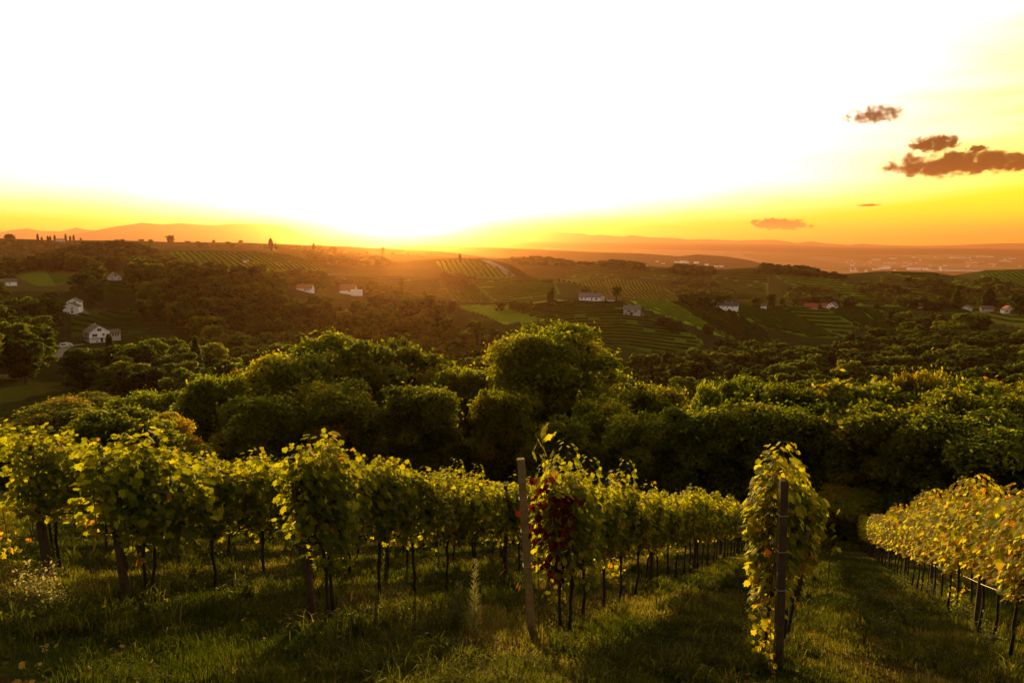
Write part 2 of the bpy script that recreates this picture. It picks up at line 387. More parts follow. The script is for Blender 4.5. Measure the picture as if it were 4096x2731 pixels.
def H(X, Y):
    X = np.asarray(X, float); Y = np.asarray(Y, float)
    r = np.hypot(X, Y) + 1e-6; az = np.arctan2(X, Y)
    s = (PB * Y + PC * X) / r
    L = np.interp(az, AZK, LK)
    ex = np.maximum(r - R0, 0)
    z = -(PA + s * np.minimum(r, R0) + s * L * (1 - np.exp(-ex / L)))
    z = z - 240.0 * np.clip((r - 1300) / 4500, 0, 1)
    front = np.clip((r - 90) / 120, 0, 1) * np.clip((R(75) - np.abs(az)) / R(20), 0, 1)
    z0 = z
    for i, h in enumerate(HILLS):
        rc = np.interp(az, h['az'], h['r']); zc = np.interp(az, h['az'], h['z'])
        zc = zc - np.maximum(np.maximum(az - h['az'][-1], h['az'][0] - az), 0) * r * 0.9
        d = r - rc; w = h['w']
        drop = (np.sqrt(d * d + w * w) - w) * np.where(d < 0, h['sf'], h['sb'])
        zh = zc - drop
        if i >= 12:
            amp = np.clip(np.abs(d) / 2200, 0, 1)
            zh = zh - amp * 150 * (np.abs(fbm(X / 1800, Y / 1800, 4, 5) - 0.5)) * 2
        k = 2.0
        m = np.maximum(z, zh)
        z = m + k * np.exp(-np.abs(z - zh) / k) * 0.35 * (r > 90) * np.clip(1 - np.abs(d) / (3 * w), 0, 1) * 0
    z = z0 + (z - z0) * front
    bump = (fbm(X / 45, Y / 45, 3, 3) - 0.45) * 3.0 * np.clip((r - 60) / 100, 0, 1) * np.clip((3000 - r) / 1000, 0.0, 1) * 0.8
    near = (fbm(X / 1.6, Y / 1.6, 4, 11) - 0.47) * 0.16 + (fbm(X / 0.35, Y / 0.35, 2, 17) - 0.37) * 0.03
    return z + bump * 0.6 + near * np.clip((60 - r) / 30, 0, 1)
RS = np.concatenate([np.geomspace(3.0, 60, 260), np.geomspace(60.3, 29000, 960)])
AZG = np.linspace(R(-48), R(48), 1900)
HG = H(np.sin(AZG)[:, None] * RS[None, :], np.cos(AZG)[:, None] * RS[None, :]).astype(np.float32)
def cast(px, py, lift=0.0, rmin=0.0):
    px = np.atleast_1d(np.asarray(px, float)); py = np.atleast_1d(np.asarray(py, float))
    out = np.full((len(px), 3), np.nan)
    d = pixdir(px, py); hd = np.hypot(d[:, 0], d[:, 1]); d = d / hd[:, None]
    az = np.arctan2(d[:, 0], d[:, 1]); gi_ = (az - AZG[0]) / (AZG[1] - AZG[0])
    i0a = np.clip(gi_.astype(int), 0, len(AZG) - 2); fa = np.clip(gi_ - i0a, 0, 1)
    k0 = int(np.searchsorted(RS, rmin)); RSS = RS[k0:]
    for s in range(0, len(px), 4000):
        D = d[s:s + 4000]; ia = i0a[s:s + 4000]; f_ = fa[s:s + 4000, None].astype(np.float32)
        g = D[:, 2:3] * RSS - (HG[ia, k0:] * (1 - f_) + HG[ia + 1, k0:] * f_ + lift)
        under = g <= 0
        hit = under.any(1); i = under.argmax(1); i0 = np.maximum(i - 1, 0)
        rr = np.arange(len(D)); ga = g[rr, i0]; gb = g[rr, i]
        f = np.where(np.abs(ga - gb) > 1e-9, ga / (ga - gb + 1e-12), 0); f = np.clip(f, 0, 1)
        r = RSS[i0] * (1 - f) + RSS[i] * f
        P = D * r[:, None]; P[~hit] = np.nan
        out[s:s + 4000] = P
    return out
def at(px, py):
    p = cast(px, py)[0]
    return Vector((p[0], p[1], float(H(p[0], p[1]))))
def inpoly(px, py, poly):
    px = np.asarray(px); py = np.asarray(py); ins = np.zeros(px.shape, bool)
    n = len(poly); j = n - 1
    for i in range(n):
        xi, yi = poly[i]; xj, yj = poly[j]
        c = ((yi > py) != (yj > py)) & (px < (xj - xi) * (py - yi) / ((yj - yi) if yj != yi else 1e-9) + xi)
        ins ^= c; j = i
    return ins

# ------------------------------------------------------------------ fields (px outline, near, far, ground colour, row direction as two px points, row spacing, row tone)
GR = (0.12, 0.22, 0.015); DG = (0.095, 0.155, 0.014); BG = (0.26, 0.42, 0.02); BR = (0.15, 0.17, 0.025); MD = (0.16, 0.25, 0.018)
FIELDS = [
    ([(508, 306), (555, 301), (628, 302), (650, 318), (690, 332), (705, 342), (690, 352), (640, 350), (590, 342), (548, 326), (524, 314)], 380, 640, DG, (560, 322, 660, 324), 7.5, 0.12),
    ([(630, 300.5), (671, 302), (703, 321), (729, 338), (690, 324), (658, 313), (640, 306)], 380, 640, BG, (650, 304, 700, 325), 4.5, 0.75),
    ([(672, 302), (716, 303), (768, 331), (775, 345), (739, 342), (703, 321)], 380, 700, DG, (700, 305, 745, 337), 3.6, 0.15),
    ([(718, 303), (781, 307), (819, 327), (838, 337), (812, 337), (768, 328), (740, 316)], 380, 720, GR, (780, 309, 830, 335), 2.8, 0.45),
    ([(782, 307), (824, 306.5), (857, 327), (846, 338), (806, 322)], 380, 740, DG, (795, 315, 850, 317), 11, 0.25),
    ([(825, 306.5), (847, 306.5), (876, 309), (898, 328), (883, 330), (857, 327)], 380, 760, GR, (835, 308, 875, 328), 3.6, 0.3),
    ([(876, 308), (972, 308), (975, 314), (930, 311), (880, 312)], 500, 780, GR, (880, 309, 970, 310), 4, 0.4),
    ([(972, 308), (1010, 310.5), (1024, 313), (1060, 330), (1024, 327), (998, 323), (978, 316)], 450, 800, BR, (980, 314, 1024, 321), 10, 0.45),
    # second ridge
    ([(554, 279), (603, 277.5), (609, 296), (580, 298), (560, 293)], 800, 1700, DG, (565, 280, 590, 294), 6, 0.1),
    ([(604, 278), (640, 280), (664, 287), (684, 300), (640, 298), (611, 295)], 700, 1700, BR, (625, 280, 636, 296), 6, 0.15),
    ([(576, 264), (640, 267), (700, 271), (672, 279), (640, 278), (560, 277)], 900, 1900, BR, (590, 271, 660, 273), 20, 0.2),
    ([(711, 275), (768, 271), (768, 300), (738, 300), (720, 286)], 700, 1500, BR, (720, 285, 765, 284), 18, 0.25),
    ([(768, 270.5), (819, 273.5), (857, 286), (918, 303), (908, 306), (851, 305), (832, 296), (787, 283)], 700, 1500, GR, (800, 284, 870, 290), 18, 0.2),
    ([(880, 276), (906, 286), (959, 290), (1018, 302), (1010, 307), (934, 304), (880, 290)], 700, 1500, BR, (920, 293, 1000, 299), 18, 0.2),
    ([(885, 272), (935, 273), (985, 288), (930, 281)], 800, 1500, GR, (890, 274, 960, 279), 18, 0.3),
    ([(979, 276), (1000, 270.5), (1060, 270), (1060, 290), (1010, 287), (991, 281)], 800, 1500, GR, (1000, 274, 1020, 286), 6.5, 0.3),
    # centre-left vineyards
    ([(435, 261), (468, 259), (500, 268), (512, 277), (500, 278), (473, 278), (445, 272)], 700, 1200, GR, (460, 261, 470, 276), 7, 0.35),
    ([(170, 251.5), (256, 252.5), (284, 254), (320, 263), (327, 270), (256, 270), (217, 267), (176, 261)], 800, 1300, GR, (262, 254, 282, 267), 7, 0.35),
    ([(293, 278), (338, 276), (325, 290), (300, 289)], 600, 900, DG, (332, 277, 308, 288), 4.5, 0.25),
    ([(445, 280), (467, 280), (494, 302), (460, 301)], 500, 900, DG, (455, 282, 480, 300), 4.5, 0.3),
    ([(340, 277), (440, 280), (455, 300), (420, 302), (360, 290)], 500, 900, BR, (360, 284, 430, 286), 12, 0.25),
    ([(470, 281), (553, 279.5), (560, 293), (525, 298), (496, 302)], 500, 900, GR, (490, 288, 550, 286), 12, 0.3),
    ([(0, 240.5), (10, 242), (19, 251), (0, 254), (-40, 254), (-40, 241)], 700, 2400, DG, None, 0, 0),
    ([(14, 276), (45, 268), (71, 272), (76, 279), (53, 286), (36, 285)], 600, 1000, (0.10, 0.14, 0.015), None, 0, 0),
    ([(45, 269), (71, 272), (76, 279), (55, 284)], 600, 1000, (0.05, 0.075, 0.012), None, 0, 0),
    ([(447, 305), (512, 304), (528, 304.5), (555, 320), (525, 322), (505, 324), (480, 313)], 350, 640, MD, None, 0, 0),
    ([(512, 303.5), (560, 299), (572, 301), (540, 304)], 350, 640, (0.22, 0.24, 0.03), None, 0, 0),
    # the meadow strips below the white house on the spur
    ([(70, 310), (92, 308), (112, 309), (150, 313), (190, 323), (196, 331), (150, 330), (120, 336), (72, 336)], 330, 620, (0.06, 0.08, 0.012), (95, 318, 165, 324), 13, 0.35),
    ([(100, 318), (150, 319), (185, 325), (180, 327), (140, 322.5), (100, 322)], 330, 620, (0.055, 0.045, 0.015), None, 0, 0),
    ([(90, 325), (140, 325.5), (180, 328.5), (170, 331), (130, 329), (90, 330)], 330, 620, (0.055, 0.045, 0.015), None, 0, 0),
    ([(108, 280.5), (128, 281.5), (138, 296), (105, 293), (102, 285)], 400, 700, (0.05, 0.065, 0.012), (106, 287, 134, 290), 9, 0.4),
    # left meadow with the hay bales
    ([(-60, 376), (20, 377), (62, 382), (62, 398), (50, 420), (20, 440), (-60, 460)], 60, 300, (0.035, 0.042, 0.010), None, 0, 0),
]
# ------------------------------------------------------------------ ground sheet
azs = np.concatenate([np.linspace(-math.pi, R(-50), 60, endpoint=False), np.linspace(R(-50), R(-41), 20, endpoint=False), np.linspace(R(-41), R(41), 720), np.linspace(R(41.5), R(50), 20), np.linspace(R(52), math.pi, 60, endpoint=False)])
rs = np.concatenate([np.geomspace(1.2, 40, 230), np.geomspace(40.6, 28000, 530)])
nA, nR = len(azs), len(rs)
AA, RR = np.meshgrid(azs, rs)
GX, GY = np.sin(AA) * RR, np.cos(AA) * RR
GZ = H(GX, GY)
gpx, gpy = project(np.stack([GX, GY, GZ], -1))
gc = np.empty((nR, nA, 3)); gc[:] = (0.030, 0.040, 0.012)
patch = fbm(GX / 60, GY / 60, 3, 21)[..., None]
gc = gc * (0.7 + 0.6 * patch)
mid = (RR > 650)[..., None]
gc = np.where(mid, np.array((0.060, 0.065, 0.018)) * (0.5 + 1.0 * patch), gc)
# far plain: patchwork of fields and woods
cell = vnoise(GX / 500, GY / 900, 31); cell2 = vnoise(GX / 1500, GY / 2500, 37)
pl = np.where((cell2 > 0.5)[..., None], np.array((0.03, 0.035, 0.02)), np.where((cell > 0.55)[..., None], np.array((0.20, 0.17, 0.11)), np.array((0.10, 0.10, 0.05))))
gc = np.where((RR > 2600)[..., None], pl, gc)
gc = np.where((RR > 13000)[..., None], np.array((0.035, 0.04, 0.03)), gc)
# vineyard ground: grass green with dry yellow-brown and bare patches
nv = fbm(GX / 2.2, GY / 2.2, 4, 41)[..., None]
dry = fbm(GX / 0.9, GY / 0.9, 3, 43)[..., None]
vg = np.array((0.028, 0.038, 0.010)) * (1 - np.clip((nv - 0.42) * 5, 0, 1)) + np.array((0.075, 0.055, 0.022)) * np.clip((nv - 0.42) * 5, 0, 1)
vg = np.where(dry > 0.62, np.array((0.05, 0.032, 0.018)), vg)
gc = np.where((RR < 52)[..., None], vg, gc)
for poly, r0, r1, col, dr, sp, tn in FIELDS:
    m = (RR > r0) & (RR < r1) & inpoly(gpx, gpy, poly)
    gc[m] = np.array(col) * (0.75 + 0.5 * patch[m])
GV = np.stack([GX, GY, GZ], -1).reshape(-1, 3)
idx = np.arange(nA * nR).reshape(nR, nA)
a = idx[:-1, :]; b = np.roll(idx, -1, 1)[:-1, :]; c = np.roll(idx, -1, 1)[1:, :]; d = idx[1:, :]
gf = np.stack([a, b, c, d], -1).reshape(-1, 4)[:, ::-1]
cidx = len(GV)
GV = np.vstack([GV, [[0, 0, float(H(0.0, 0.01))]]])
inner = idx[0]; tri = np.stack([np.full(nA, cidx), inner, np.roll(inner, -1)], -1)[:, ::-1]
mg, nt = newmat('ground')
at_ = N(nt, 'ShaderNodeAttribute', attribute_name='col')
tcg = N(nt, 'ShaderNodeTexCoord')
n1 = noise(nt, 9.0, 6, 0.7, tcg.outputs['Object'])
n2 = noise(nt, 0.35, 5, 0.65, tcg.outputs['Object'])
cg = mixc(nt, 1.0, at_.outputs['Color'], ramp(nt, n1, [(0.3, (0.55, 0.55, 0.55)), (0.7, (1.5, 1.45, 1.35))]), 'MULTIPLY')
cg = mixc(nt, 1.0, cg, ramp(nt, n2, [(0.3, (0.75, 0.78, 0.75)), (0.7, (1.25, 1.2, 1.1))]), 'MULTIPLY')
pg = N(nt, 'ShaderNodeBsdfPrincipled'); nt.links.new(cg, pg.inputs['Base Color']); pg.inputs['Roughness'].default_value = 1.0
pg.inputs['Specular IOR Level'].default_value = 0.0
bp = N(nt, 'ShaderNodeBump'); bp.inputs['Strength'].default_value = 0.7; bp.inputs['Distance'].default_value = 0.05
nt.links.new(noise(nt, 14, 6, 0.7, tcg.outputs['Object']), bp.inputs['Height']); nt.links.new(bp.outputs[0], pg.inputs['Normal'])
finish(nt, pg.outputs[0])
gcc = np.vstack([gc.reshape(-1, 3), [[0.03, 0.04, 0.01]]])
fl = np.concatenate([gf.ravel(), tri.ravel()]); szs = np.concatenate([np.full(len(gf), 4), np.full(len(tri), 3)])
ground = link('terrain', npmesh('terrain', GV, fl, szs, mg, {'col': ('POINT', gcc)}, smooth=True))
tag(ground, kind='structure')

# ------------------------------------------------------------------ haze
hm, nt = newmat('haze')
pvs = []
for (dn, g_, c_) in ((1 / 48000.0, 0.35, (0.98, 0.68, 0.48, 1)), (1 / 36000.0, 0.92, (0.99, 0.24, 0.02, 1))):  # second lobe's deep orange is coloured in for the flare glow below the sun
    pv = N(nt, 'ShaderNodeVolumePrincipled')
    pv.inputs['Color'].default_value = c_; pv.inputs['Density'].default_value = dn; pv.inputs['Anisotropy'].default_value = g_
    pvs.append(pv)
ad = N(nt, 'ShaderNodeAddShader'); nt.links.new(pvs[0].outputs[0], ad.inputs[0]); nt.links.new(pvs[1].outputs[0], ad.inputs[1])
o = N(nt, 'ShaderNodeOutputMaterial'); nt.links.new(ad.outputs[0], o.inputs['Volume'])
hz = MB().box((0, 0, 100.0), (57000, 57000, 1010)).build('haze', hm)
hz['kind'] = 'stuff'

# ------------------------------------------------------------------ far vineyard rows
def hedge_rows(fields):
    V, Fc, T = [], [], []; n0 = 0
    for poly, r0, r1, col, dr, sp, tn in fields:
        if dr is None: continue
        W = cast([p[0] for p in poly], [p[1] for p in poly])[:, :2]
        q = cast([dr[0], dr[2]], [dr[1], dr[3]])[:, :2]
        u = q[1] - q[0]; u /= np.hypot(*u); v = np.array([-u[1], u[0]])
        su = W @ u; sv = W @ v
        step = 4.5
        S = np.arange(su.min(), su.max(), step); T_ = np.arange(sv.min(), sv.max(), sp)
        if len(S) * len(T_) > 90000: T_ = T_[::2]
        SS, TT = np.meshgrid(S, T_)
        wob = (vnoise(SS / 30, TT / 50, 5) - 0.5) * 2.0
        X = SS * u[0] + (TT + wob) * v[0]; Y = SS * u[1] + (TT + wob) * v[1]
        Z = H(X, Y); px, py = project(np.stack([X, Y, Z], -1)); r = np.hypot(X, Y)
        ins = inpoly(px, py, poly) & (r > r0) & (r < r1) & (vnoise(SS / 9, TT * 3.1, 9) > 0.12)
        hgt = (0.9 if 7 < sp < 15 else 1.3) + 0.6 * vnoise(SS / 5.0, TT * 1.7, 77)
        wd = sp * 0.11 + 0.3 * vnoise(SS / 4.0, TT * 2.7, 78)
        pt = []
        for (k, zz) in ((-1, 0.2), (-0.8, 1), (0.8, 1), (1, 0.2)):
            off = wd * k
            pt.append(np.stack([X + v[0] * off, Y + v[1] * off, Z + np.where(zz == 1, hgt, 0.2)], -1))
        P = np.stack(pt, 2)              # lines, samples, 4, 3
        ok = ins[:, :-1] & ins[:, 1:]
        used = np.zeros(ins.shape, bool); used[:, :-1] |= ok; used[:, 1:] |= ok
        idm = np.full(ins.shape, -1); idm[used] = np.arange(used.sum())
        V.append(P[used].reshape(-1, 3))
        A = idm[:, :-1][ok] * 4 + n0; B = idm[:, 1:][ok] * 4 + n0
        for k in range(3):
            Fc.append(np.stack([A + k, A + k + 1, B + k + 1, B + k], -1))
        T.append(np.clip(tn + 0.25 * (np.random.default_rng(3).random(used.sum() * 4) - 0.5), 0, 1))
        n0 += used.sum() * 4
    return np.vstack(V), np.vstack(Fc), np.concatenate(T)
hv, hf, ht = hedge_rows(FIELDS)
M['row_leaf'] = leafmat('row_leaf', [(0.0, (0.014, 0.022, 0.004)), (0.5, (0.035, 0.065, 0.005)), (1.0, (0.15, 0.24, 0.012))], 0.04, spec=0.0, rough=1.0)
rows_o = link('distant_vine_rows', npmesh('distant_vine_rows', hv, hf, None, M['row_leaf'], {'tint': ('POINT', ht)}))
tag(rows_o, kind='stuff')
# ------------------------------------------------------------------ tree crowns
def quads(C, Nn, size, asp=1.5, rg=rng, bend=True):
    """leaf-sized quads at C facing Nn"""
    n = len(C)
    Nn = Nn / (np.linalg.norm(Nn, axis=1, keepdims=True) + 1e-9)
    r = rg.normal(size=(n, 3)); U = np.cross(Nn, r); U /= np.linalg.norm(U, axis=1, keepdims=True) + 1e-9
    W = np.cross(Nn, U)
    size = np.broadcast_to(np.asarray(size), (n,))[:, None]
    a = U * size * 0.5 * asp; b = W * size * 0.42
    V = np.stack([C - a, C - b * 0.9 + Nn * size * 0.08, C + a * 1.05, C + b], 1).reshape(-1, 3)
    return V, np.arange(4 * n).reshape(n, 4)
def crown_mesh(name, seed, Rr, Hh, nleaf, leaf, nlobe=14, z0=0.25, ragged=0.5, mat='tree_leaf', tint=0.3, tvar=0.22, core=True, shape=1.0):
    rg = np.random.default_rng(seed)
    # lobes over an ovoid
    L = []
    for i in range(nlobe):
        t = (i + 0.5) / nlobe
        ph = i * 2.399 + rg.random() * 0.8
        zc = z0 + (0.96 - z0) * t ** 0.8
        q = (zc - (z0 + 0.30)) / (0.70 - z0 * 0.3)
        env = math.sqrt(max(0.03, 1 - q * q)) if q > 0 else 0.72 + 0.28 * (zc - z0) / 0.30
        lr = Rr * (0.20 + 0.17 * rg.random()) * (14.0 / nlobe) ** 0.22
        rr = max(0.0, Rr * env * (0.62 + 0.42 * rg.random()) * shape - lr * 0.5)
        if i % 4 == 0: rr *= 0.5
        L.append((rr * math.cos(ph), rr * math.sin(ph), zc * Hh - lr * 0.6, lr * (0.9 + .4 * rg.random()), lr * (0.7 + 0.35 * rg.random()), rg.normal() * 0.11))
    L.append((0, 0, Hh * 0.58, Rr * 0.55, Hh * 0.30, -0.1))
    L = np.array(L)
    wts = L[:, 3] ** 2; wts /= wts.sum()
    k = rg.choice(len(L), nleaf, p=wts)
    dirs = rg.normal(size=(nleaf, 3)); dirs /= np.linalg.norm(dirs, axis=1, keepdims=True)
    dirs[:, 2] = np.abs(dirs[:, 2]) * np.where(rg.random(nleaf) < 0.75, 1, -0.7)
    lump = vnoise(dirs[:, 0] * 3.1 + k * 7.7, dirs[:, 1] * 3.1 + dirs[:, 2] * 2.3, seed)
    lump2 = vnoise(dirs[:, 0] * 8 + k * 3.3, dirs[:, 1] * 8 - dirs[:, 2] * 7, seed + 5)
    rad = 0.72 + 0.34 * lump + 0.26 * ragged * (lump2 - 0.4) + ragged * 0.16 * rg.exponential(0.5, nleaf) * (rg.random(nleaf) < 0.5) - 0.1 * rg.random(nleaf)
    C = np.stack([L[k, 0] + dirs[:, 0] * L[k, 3] * rad, L[k, 1] + dirs[:, 1] * L[k, 3] * rad, L[k, 2] + dirs[:, 2] * L[k, 4] * rad], -1)
    Nn = dirs * 0.8 + rg.normal(size=(nleaf, 3)) * 0.65; Nn[:, 2] += 0.25
    V, Fq = quads(C, Nn, leaf * (0.65 + 0.8 * rg.random(nleaf)), 1.45, rg)
    tt = np.clip(tint + L[k, 5] + tvar * (rg.random(nleaf) - 0.5) + 0.15 * (lump - 0.5), 0, 1)
    T = np.repeat(tt, 4)
    if core:  # added solid cores stop light; their dark tint paints the inner shade
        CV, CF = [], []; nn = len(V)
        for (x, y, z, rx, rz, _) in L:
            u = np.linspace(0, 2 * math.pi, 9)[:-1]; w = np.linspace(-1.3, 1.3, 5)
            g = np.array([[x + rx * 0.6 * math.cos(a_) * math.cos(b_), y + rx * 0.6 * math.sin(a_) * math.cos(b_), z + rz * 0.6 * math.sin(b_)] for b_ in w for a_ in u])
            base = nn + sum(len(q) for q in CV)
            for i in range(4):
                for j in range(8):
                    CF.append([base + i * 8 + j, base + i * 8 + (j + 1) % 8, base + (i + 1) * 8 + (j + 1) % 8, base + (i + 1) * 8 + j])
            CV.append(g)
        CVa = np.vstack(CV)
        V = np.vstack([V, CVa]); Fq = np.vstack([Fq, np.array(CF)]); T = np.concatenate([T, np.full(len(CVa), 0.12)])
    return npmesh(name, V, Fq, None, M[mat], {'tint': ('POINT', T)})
def trunk_mesh(name, Hh, r0, seed, mat='tree_bark', limbs=5, top=0.6):
    rg = random.Random(seed); b = MB()
    pts = [(0, 0, -0.6)]; x = y = 0
    for i in range(1, 6):
        x += rg.uniform(-.02, .02) * Hh; y += rg.uniform(-.02, .02) * Hh
        pts.append((x, y, Hh * top * i / 5))
    b.tube(pts, [r0 * (1.25 - 0.19 * i) for i in range(6)], 8)
    for k in range(limbs):
        i = 2 + k % 3; p = Vector(pts[i]); a = k * 2.4 + rg.random()
        q = p + Vector((math.cos(a), math.sin(a), 1.0)) * Hh * 0.16; q2 = q + Vector((math.cos(a) * 0.5, math.sin(a) * 0.5, 1.1)) * Hh * 0.14
        b.tube([p, q, q2], [r0 * 0.5, r0 * 0.3, r0 * 0.12], 6)
    return b.mesh(name, M[mat], True)

# mesh variants (unit: metres, base at z = 0)
VAR = []
for i in range(9):
    Rr = (4.6, 5.2, 4.2, 5.6, 4.9, 3.9, 5.0, 4.4, 5.3)[i]; Hh = (12.5, 12, 13.5, 13, 11.5, 12.5, 14, 11, 12.6)[i]
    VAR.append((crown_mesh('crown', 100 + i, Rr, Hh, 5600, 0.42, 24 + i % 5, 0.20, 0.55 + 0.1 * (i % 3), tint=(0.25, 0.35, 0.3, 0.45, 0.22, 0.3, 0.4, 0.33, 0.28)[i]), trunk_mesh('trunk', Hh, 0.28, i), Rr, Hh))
HI = []
for i in range(6):
    Rr = (6.5, 5.4, 5.0, 6.0, 4.6, 5.2)[i]; Hh = (16, 15, 13, 15, 12, 14)[i]
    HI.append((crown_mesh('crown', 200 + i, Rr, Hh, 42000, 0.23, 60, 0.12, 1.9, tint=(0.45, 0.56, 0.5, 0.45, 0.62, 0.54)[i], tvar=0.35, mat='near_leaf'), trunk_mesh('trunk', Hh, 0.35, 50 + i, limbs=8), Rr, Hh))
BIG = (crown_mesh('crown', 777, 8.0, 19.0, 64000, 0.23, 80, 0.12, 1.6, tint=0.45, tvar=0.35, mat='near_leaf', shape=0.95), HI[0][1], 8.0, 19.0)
CON = []
for i in range(2):   # conifers / poplars: narrow crowns
    Rr, Hh = (2.4, 15) if i == 0 else (1.7, 16)
    rg = np.random.default_rng(300 + i); n = 3500
    h = rg.random(n) ** (0.8 if i == 0 else 1.0); a_ = rg.random(n) * 2 * math.pi
    prof = (1 - h) * 1.0 + 0.05 if i == 0 else np.sin(np.clip(h * 0.95 + 0.08, 0, 1) * math.pi) ** 0.5
    rr = Rr * prof * (0.6 + 0.5 * rg.random(n)) * (0.85 + 0.3 * vnoise(h * 14, a_ * 1.5, 3))
    C = np.stack([rr * np.cos(a_), rr * np.sin(a_), 0.8 + h * (Hh - 0.8)], -1)
    Nn = np.stack([np.cos(a_), np.sin(a_), np.full(n, 0.6)], -1) + rg.normal(size=(n, 3)) * 0.5
    V, Fq = quads(C, Nn, 0.55 * (0.6 + rg.random(n) * 0.8), 1.5, rg)
    CON.append((npmesh('crown', V, Fq, None, M['tree_leaf'], {'tint': ('POINT', np.repeat(np.clip(0.15 + 0.2 * rg.random(n), 0, 1), 4))}), trunk_mesh('trunk', Hh, 0.22, 70 + i, limbs=0, top=0.9), Rr, Hh))

def put_tree(kind, name, var, X, Y, s, sz, label, cat='tree', group=None, rz=None, dz=0.0, sy=None):
    z = float(H(X, Y)) + dz
    o = empty(name, (X, Y, z), random.random() * 6.28 if rz is None else rz, (s, s if sy is None else sy, sz))
    link('crown', var[0], o); link('trunk', var[1], o)
    tag(o, label, cat, group); return o

# ------------------------------------------------------------------ woods: where crowns stand
WOODS = [
    ([(0, 300), (30, 294), (60, 287), (78, 274), (92, 264), (112, 259), (133, 256), (152, 252), (175, 262), (205, 262), (240, 264), (290, 272), (300, 294), (350, 301), (420, 303), (470, 306),
      (500, 318), (540, 329), (600, 341), (640, 350), (700, 353), (745, 346), (800, 336), (850, 327), (880, 318), (900, 311), (940, 311), (975, 318), (1000, 326), (1024, 330), (1050, 330), (1060, 560), (-30, 560), (-30, 300)], 52, 700),
    ([(25, 262), (60, 251), (85, 245), (110, 241), (130, 241), (150, 247), (178, 258), (198, 270), (150, 270), (100, 266), (60, 270), (30, 274)], 850, 1400),
    ([(512, 257), (540, 256), (572, 260), (572, 263), (512, 262)], 1200, 2000),
    ([(600, 261), (620, 259), (645, 262), (645, 267), (600, 264)], 1000, 1800),
    ([(668, 269), (680, 263), (710, 265), (713, 271), (690, 273)], 1000, 1600),
    ([(755, 269), (765, 261), (790, 263), (820, 269), (846, 275), (800, 272)], 1000, 1600),
    ([(674, 281), (690, 276), (712, 282), (732, 291), (738, 302), (700, 301), (680, 294)], 600, 1500),
    ([(785, 290), (800, 284), (830, 289), (850, 298), (852, 305), (800, 303)], 600, 1500),
    ([(855, 283), (880, 281), (920, 295), (950, 300), (935, 306), (900, 299), (865, 291)], 600, 1500),
    ([(905, 278), (930, 279), (980, 289), (1024, 296), (1060, 300), (1060, 308), (980, 300), (940, 290)], 600, 1500),
    ([(975, 279), (990, 277), (1024, 287), (1060, 290), (1060, 296), (1010, 290)], 600, 1500),
    ([(0, 262), (20, 261), (22, 270), (12, 274), (-30, 274), (-30, 262)], 600, 1400),
    ([(-30, 280), (30, 285), (60, 284), (70, 275), (85, 276), (60, 292), (-30, 296)], 500, 1000),
    ([(300, 250), (340, 251), (385, 257), (385, 263), (330, 261)], 900, 2000),
    ([(256, 272), (300, 270), (330, 272), (292, 278), (292, 290), (262, 290)], 500, 1100),
    ([(337, 277), (360, 278), (420, 294), (460, 302), (420, 304), (350, 299), (325, 291)], 450, 900),
    ([(445, 272), (475, 278), (465, 281), (440, 276)], 600, 1100),
    ([(130, 255), (170, 262), (215, 268), (256, 272), (230, 274), (150, 268)], 600, 1200),
    ([(500, 300), (530, 298), (528, 304), (500, 303)], 450, 900),
    ([(0, 240), (60, 242), (120, 243), (130, 241), (150, 246), (60, 250), (20, 262), (0, 262)], 900, 2400),
    ([(640, 306), (660, 312), (690, 322), (715, 332), (705, 330), (660, 315)], 350, 640),
]
NOWOOD = [
    [(70, 306), (92, 303), (112, 306), (150, 310), (188, 318), (192, 326), (150, 326), (122, 331), (74, 331)],
    [(53, 352), (66, 331), (118, 327), (119, 341), (104, 344), (80, 346), (70, 352), (60, 362), (52, 362)],
    [(61, 287), (84, 287), (86, 300), (84, 312), (66, 312)],
    [(104, 268), (124, 268), (136, 288), (134, 293), (106, 289)],
    [(-60, 374), (20, 373), (56, 381), (58, 396), (44, 418), (10, 440), (-60, 450)],
    [(292, 280), (324, 280), (328, 294), (296, 294)], [(338, 281), (370, 284), (370, 297), (340, 296)],
    [(447, 302), (528, 302), (550, 318), (505, 322), (480, 311)],
]
for poly, r0, r1, col, dr, sp, tn in FIELDS[:8]:
    NOWOOD.append(poly)
cands = []
rgw = np.random.default_rng(55)
for wi, (poly, r0, r1) in enumerate(WOODS):
    xs = [p[0] for p in poly]; ys = [p[1] for p in poly]
    area = (max(xs) - min(xs)) * (max(ys) - min(ys))
    n = 26000 if wi == 0 else int(min(5000, area * 9))
    px = rgw.uniform(min(xs), max(xs), n); py = rgw.uniform(min(ys), max(ys), n)
    if wi == 0:   # denser sampling higher in the picture (farther)
        py = min(ys) + (max(ys) - min(ys)) * rgw.random(n) ** 1.7
    k = inpoly(px, py, poly)
    for q in NOWOOD: k &= ~inpoly(px, py, q)
    px, py = px[k], py[k]
    P = cast(px, py, 8.5 if r1 < 1000 else 7.0, 58.0)
    r = np.hypot(P[:, 0], P[:, 1])
    k = (r > r0) & (r < r1)
    # keep houses' surroundings and the hand-placed trees free
    cands.append(np.column_stack([P[k][:, :2], r[k], np.full(k.sum(), wi)]))
cands = np.vstack(cands)
cands = cands[rgw.permutation(len(cands))]
keepo = {}; trees = []
def free(x, y, d):
    g = 8.0; gx, gy = int(x // g), int(y // g)
    for i in (-1, 0, 1):
        for j in (-1, 0, 1):
            for (a_, b_) in keepo.get((gx + i, gy + j), ()):
                if (a_ - x) ** 2 + (b_ - y) ** 2 < d * d: return False
    return True
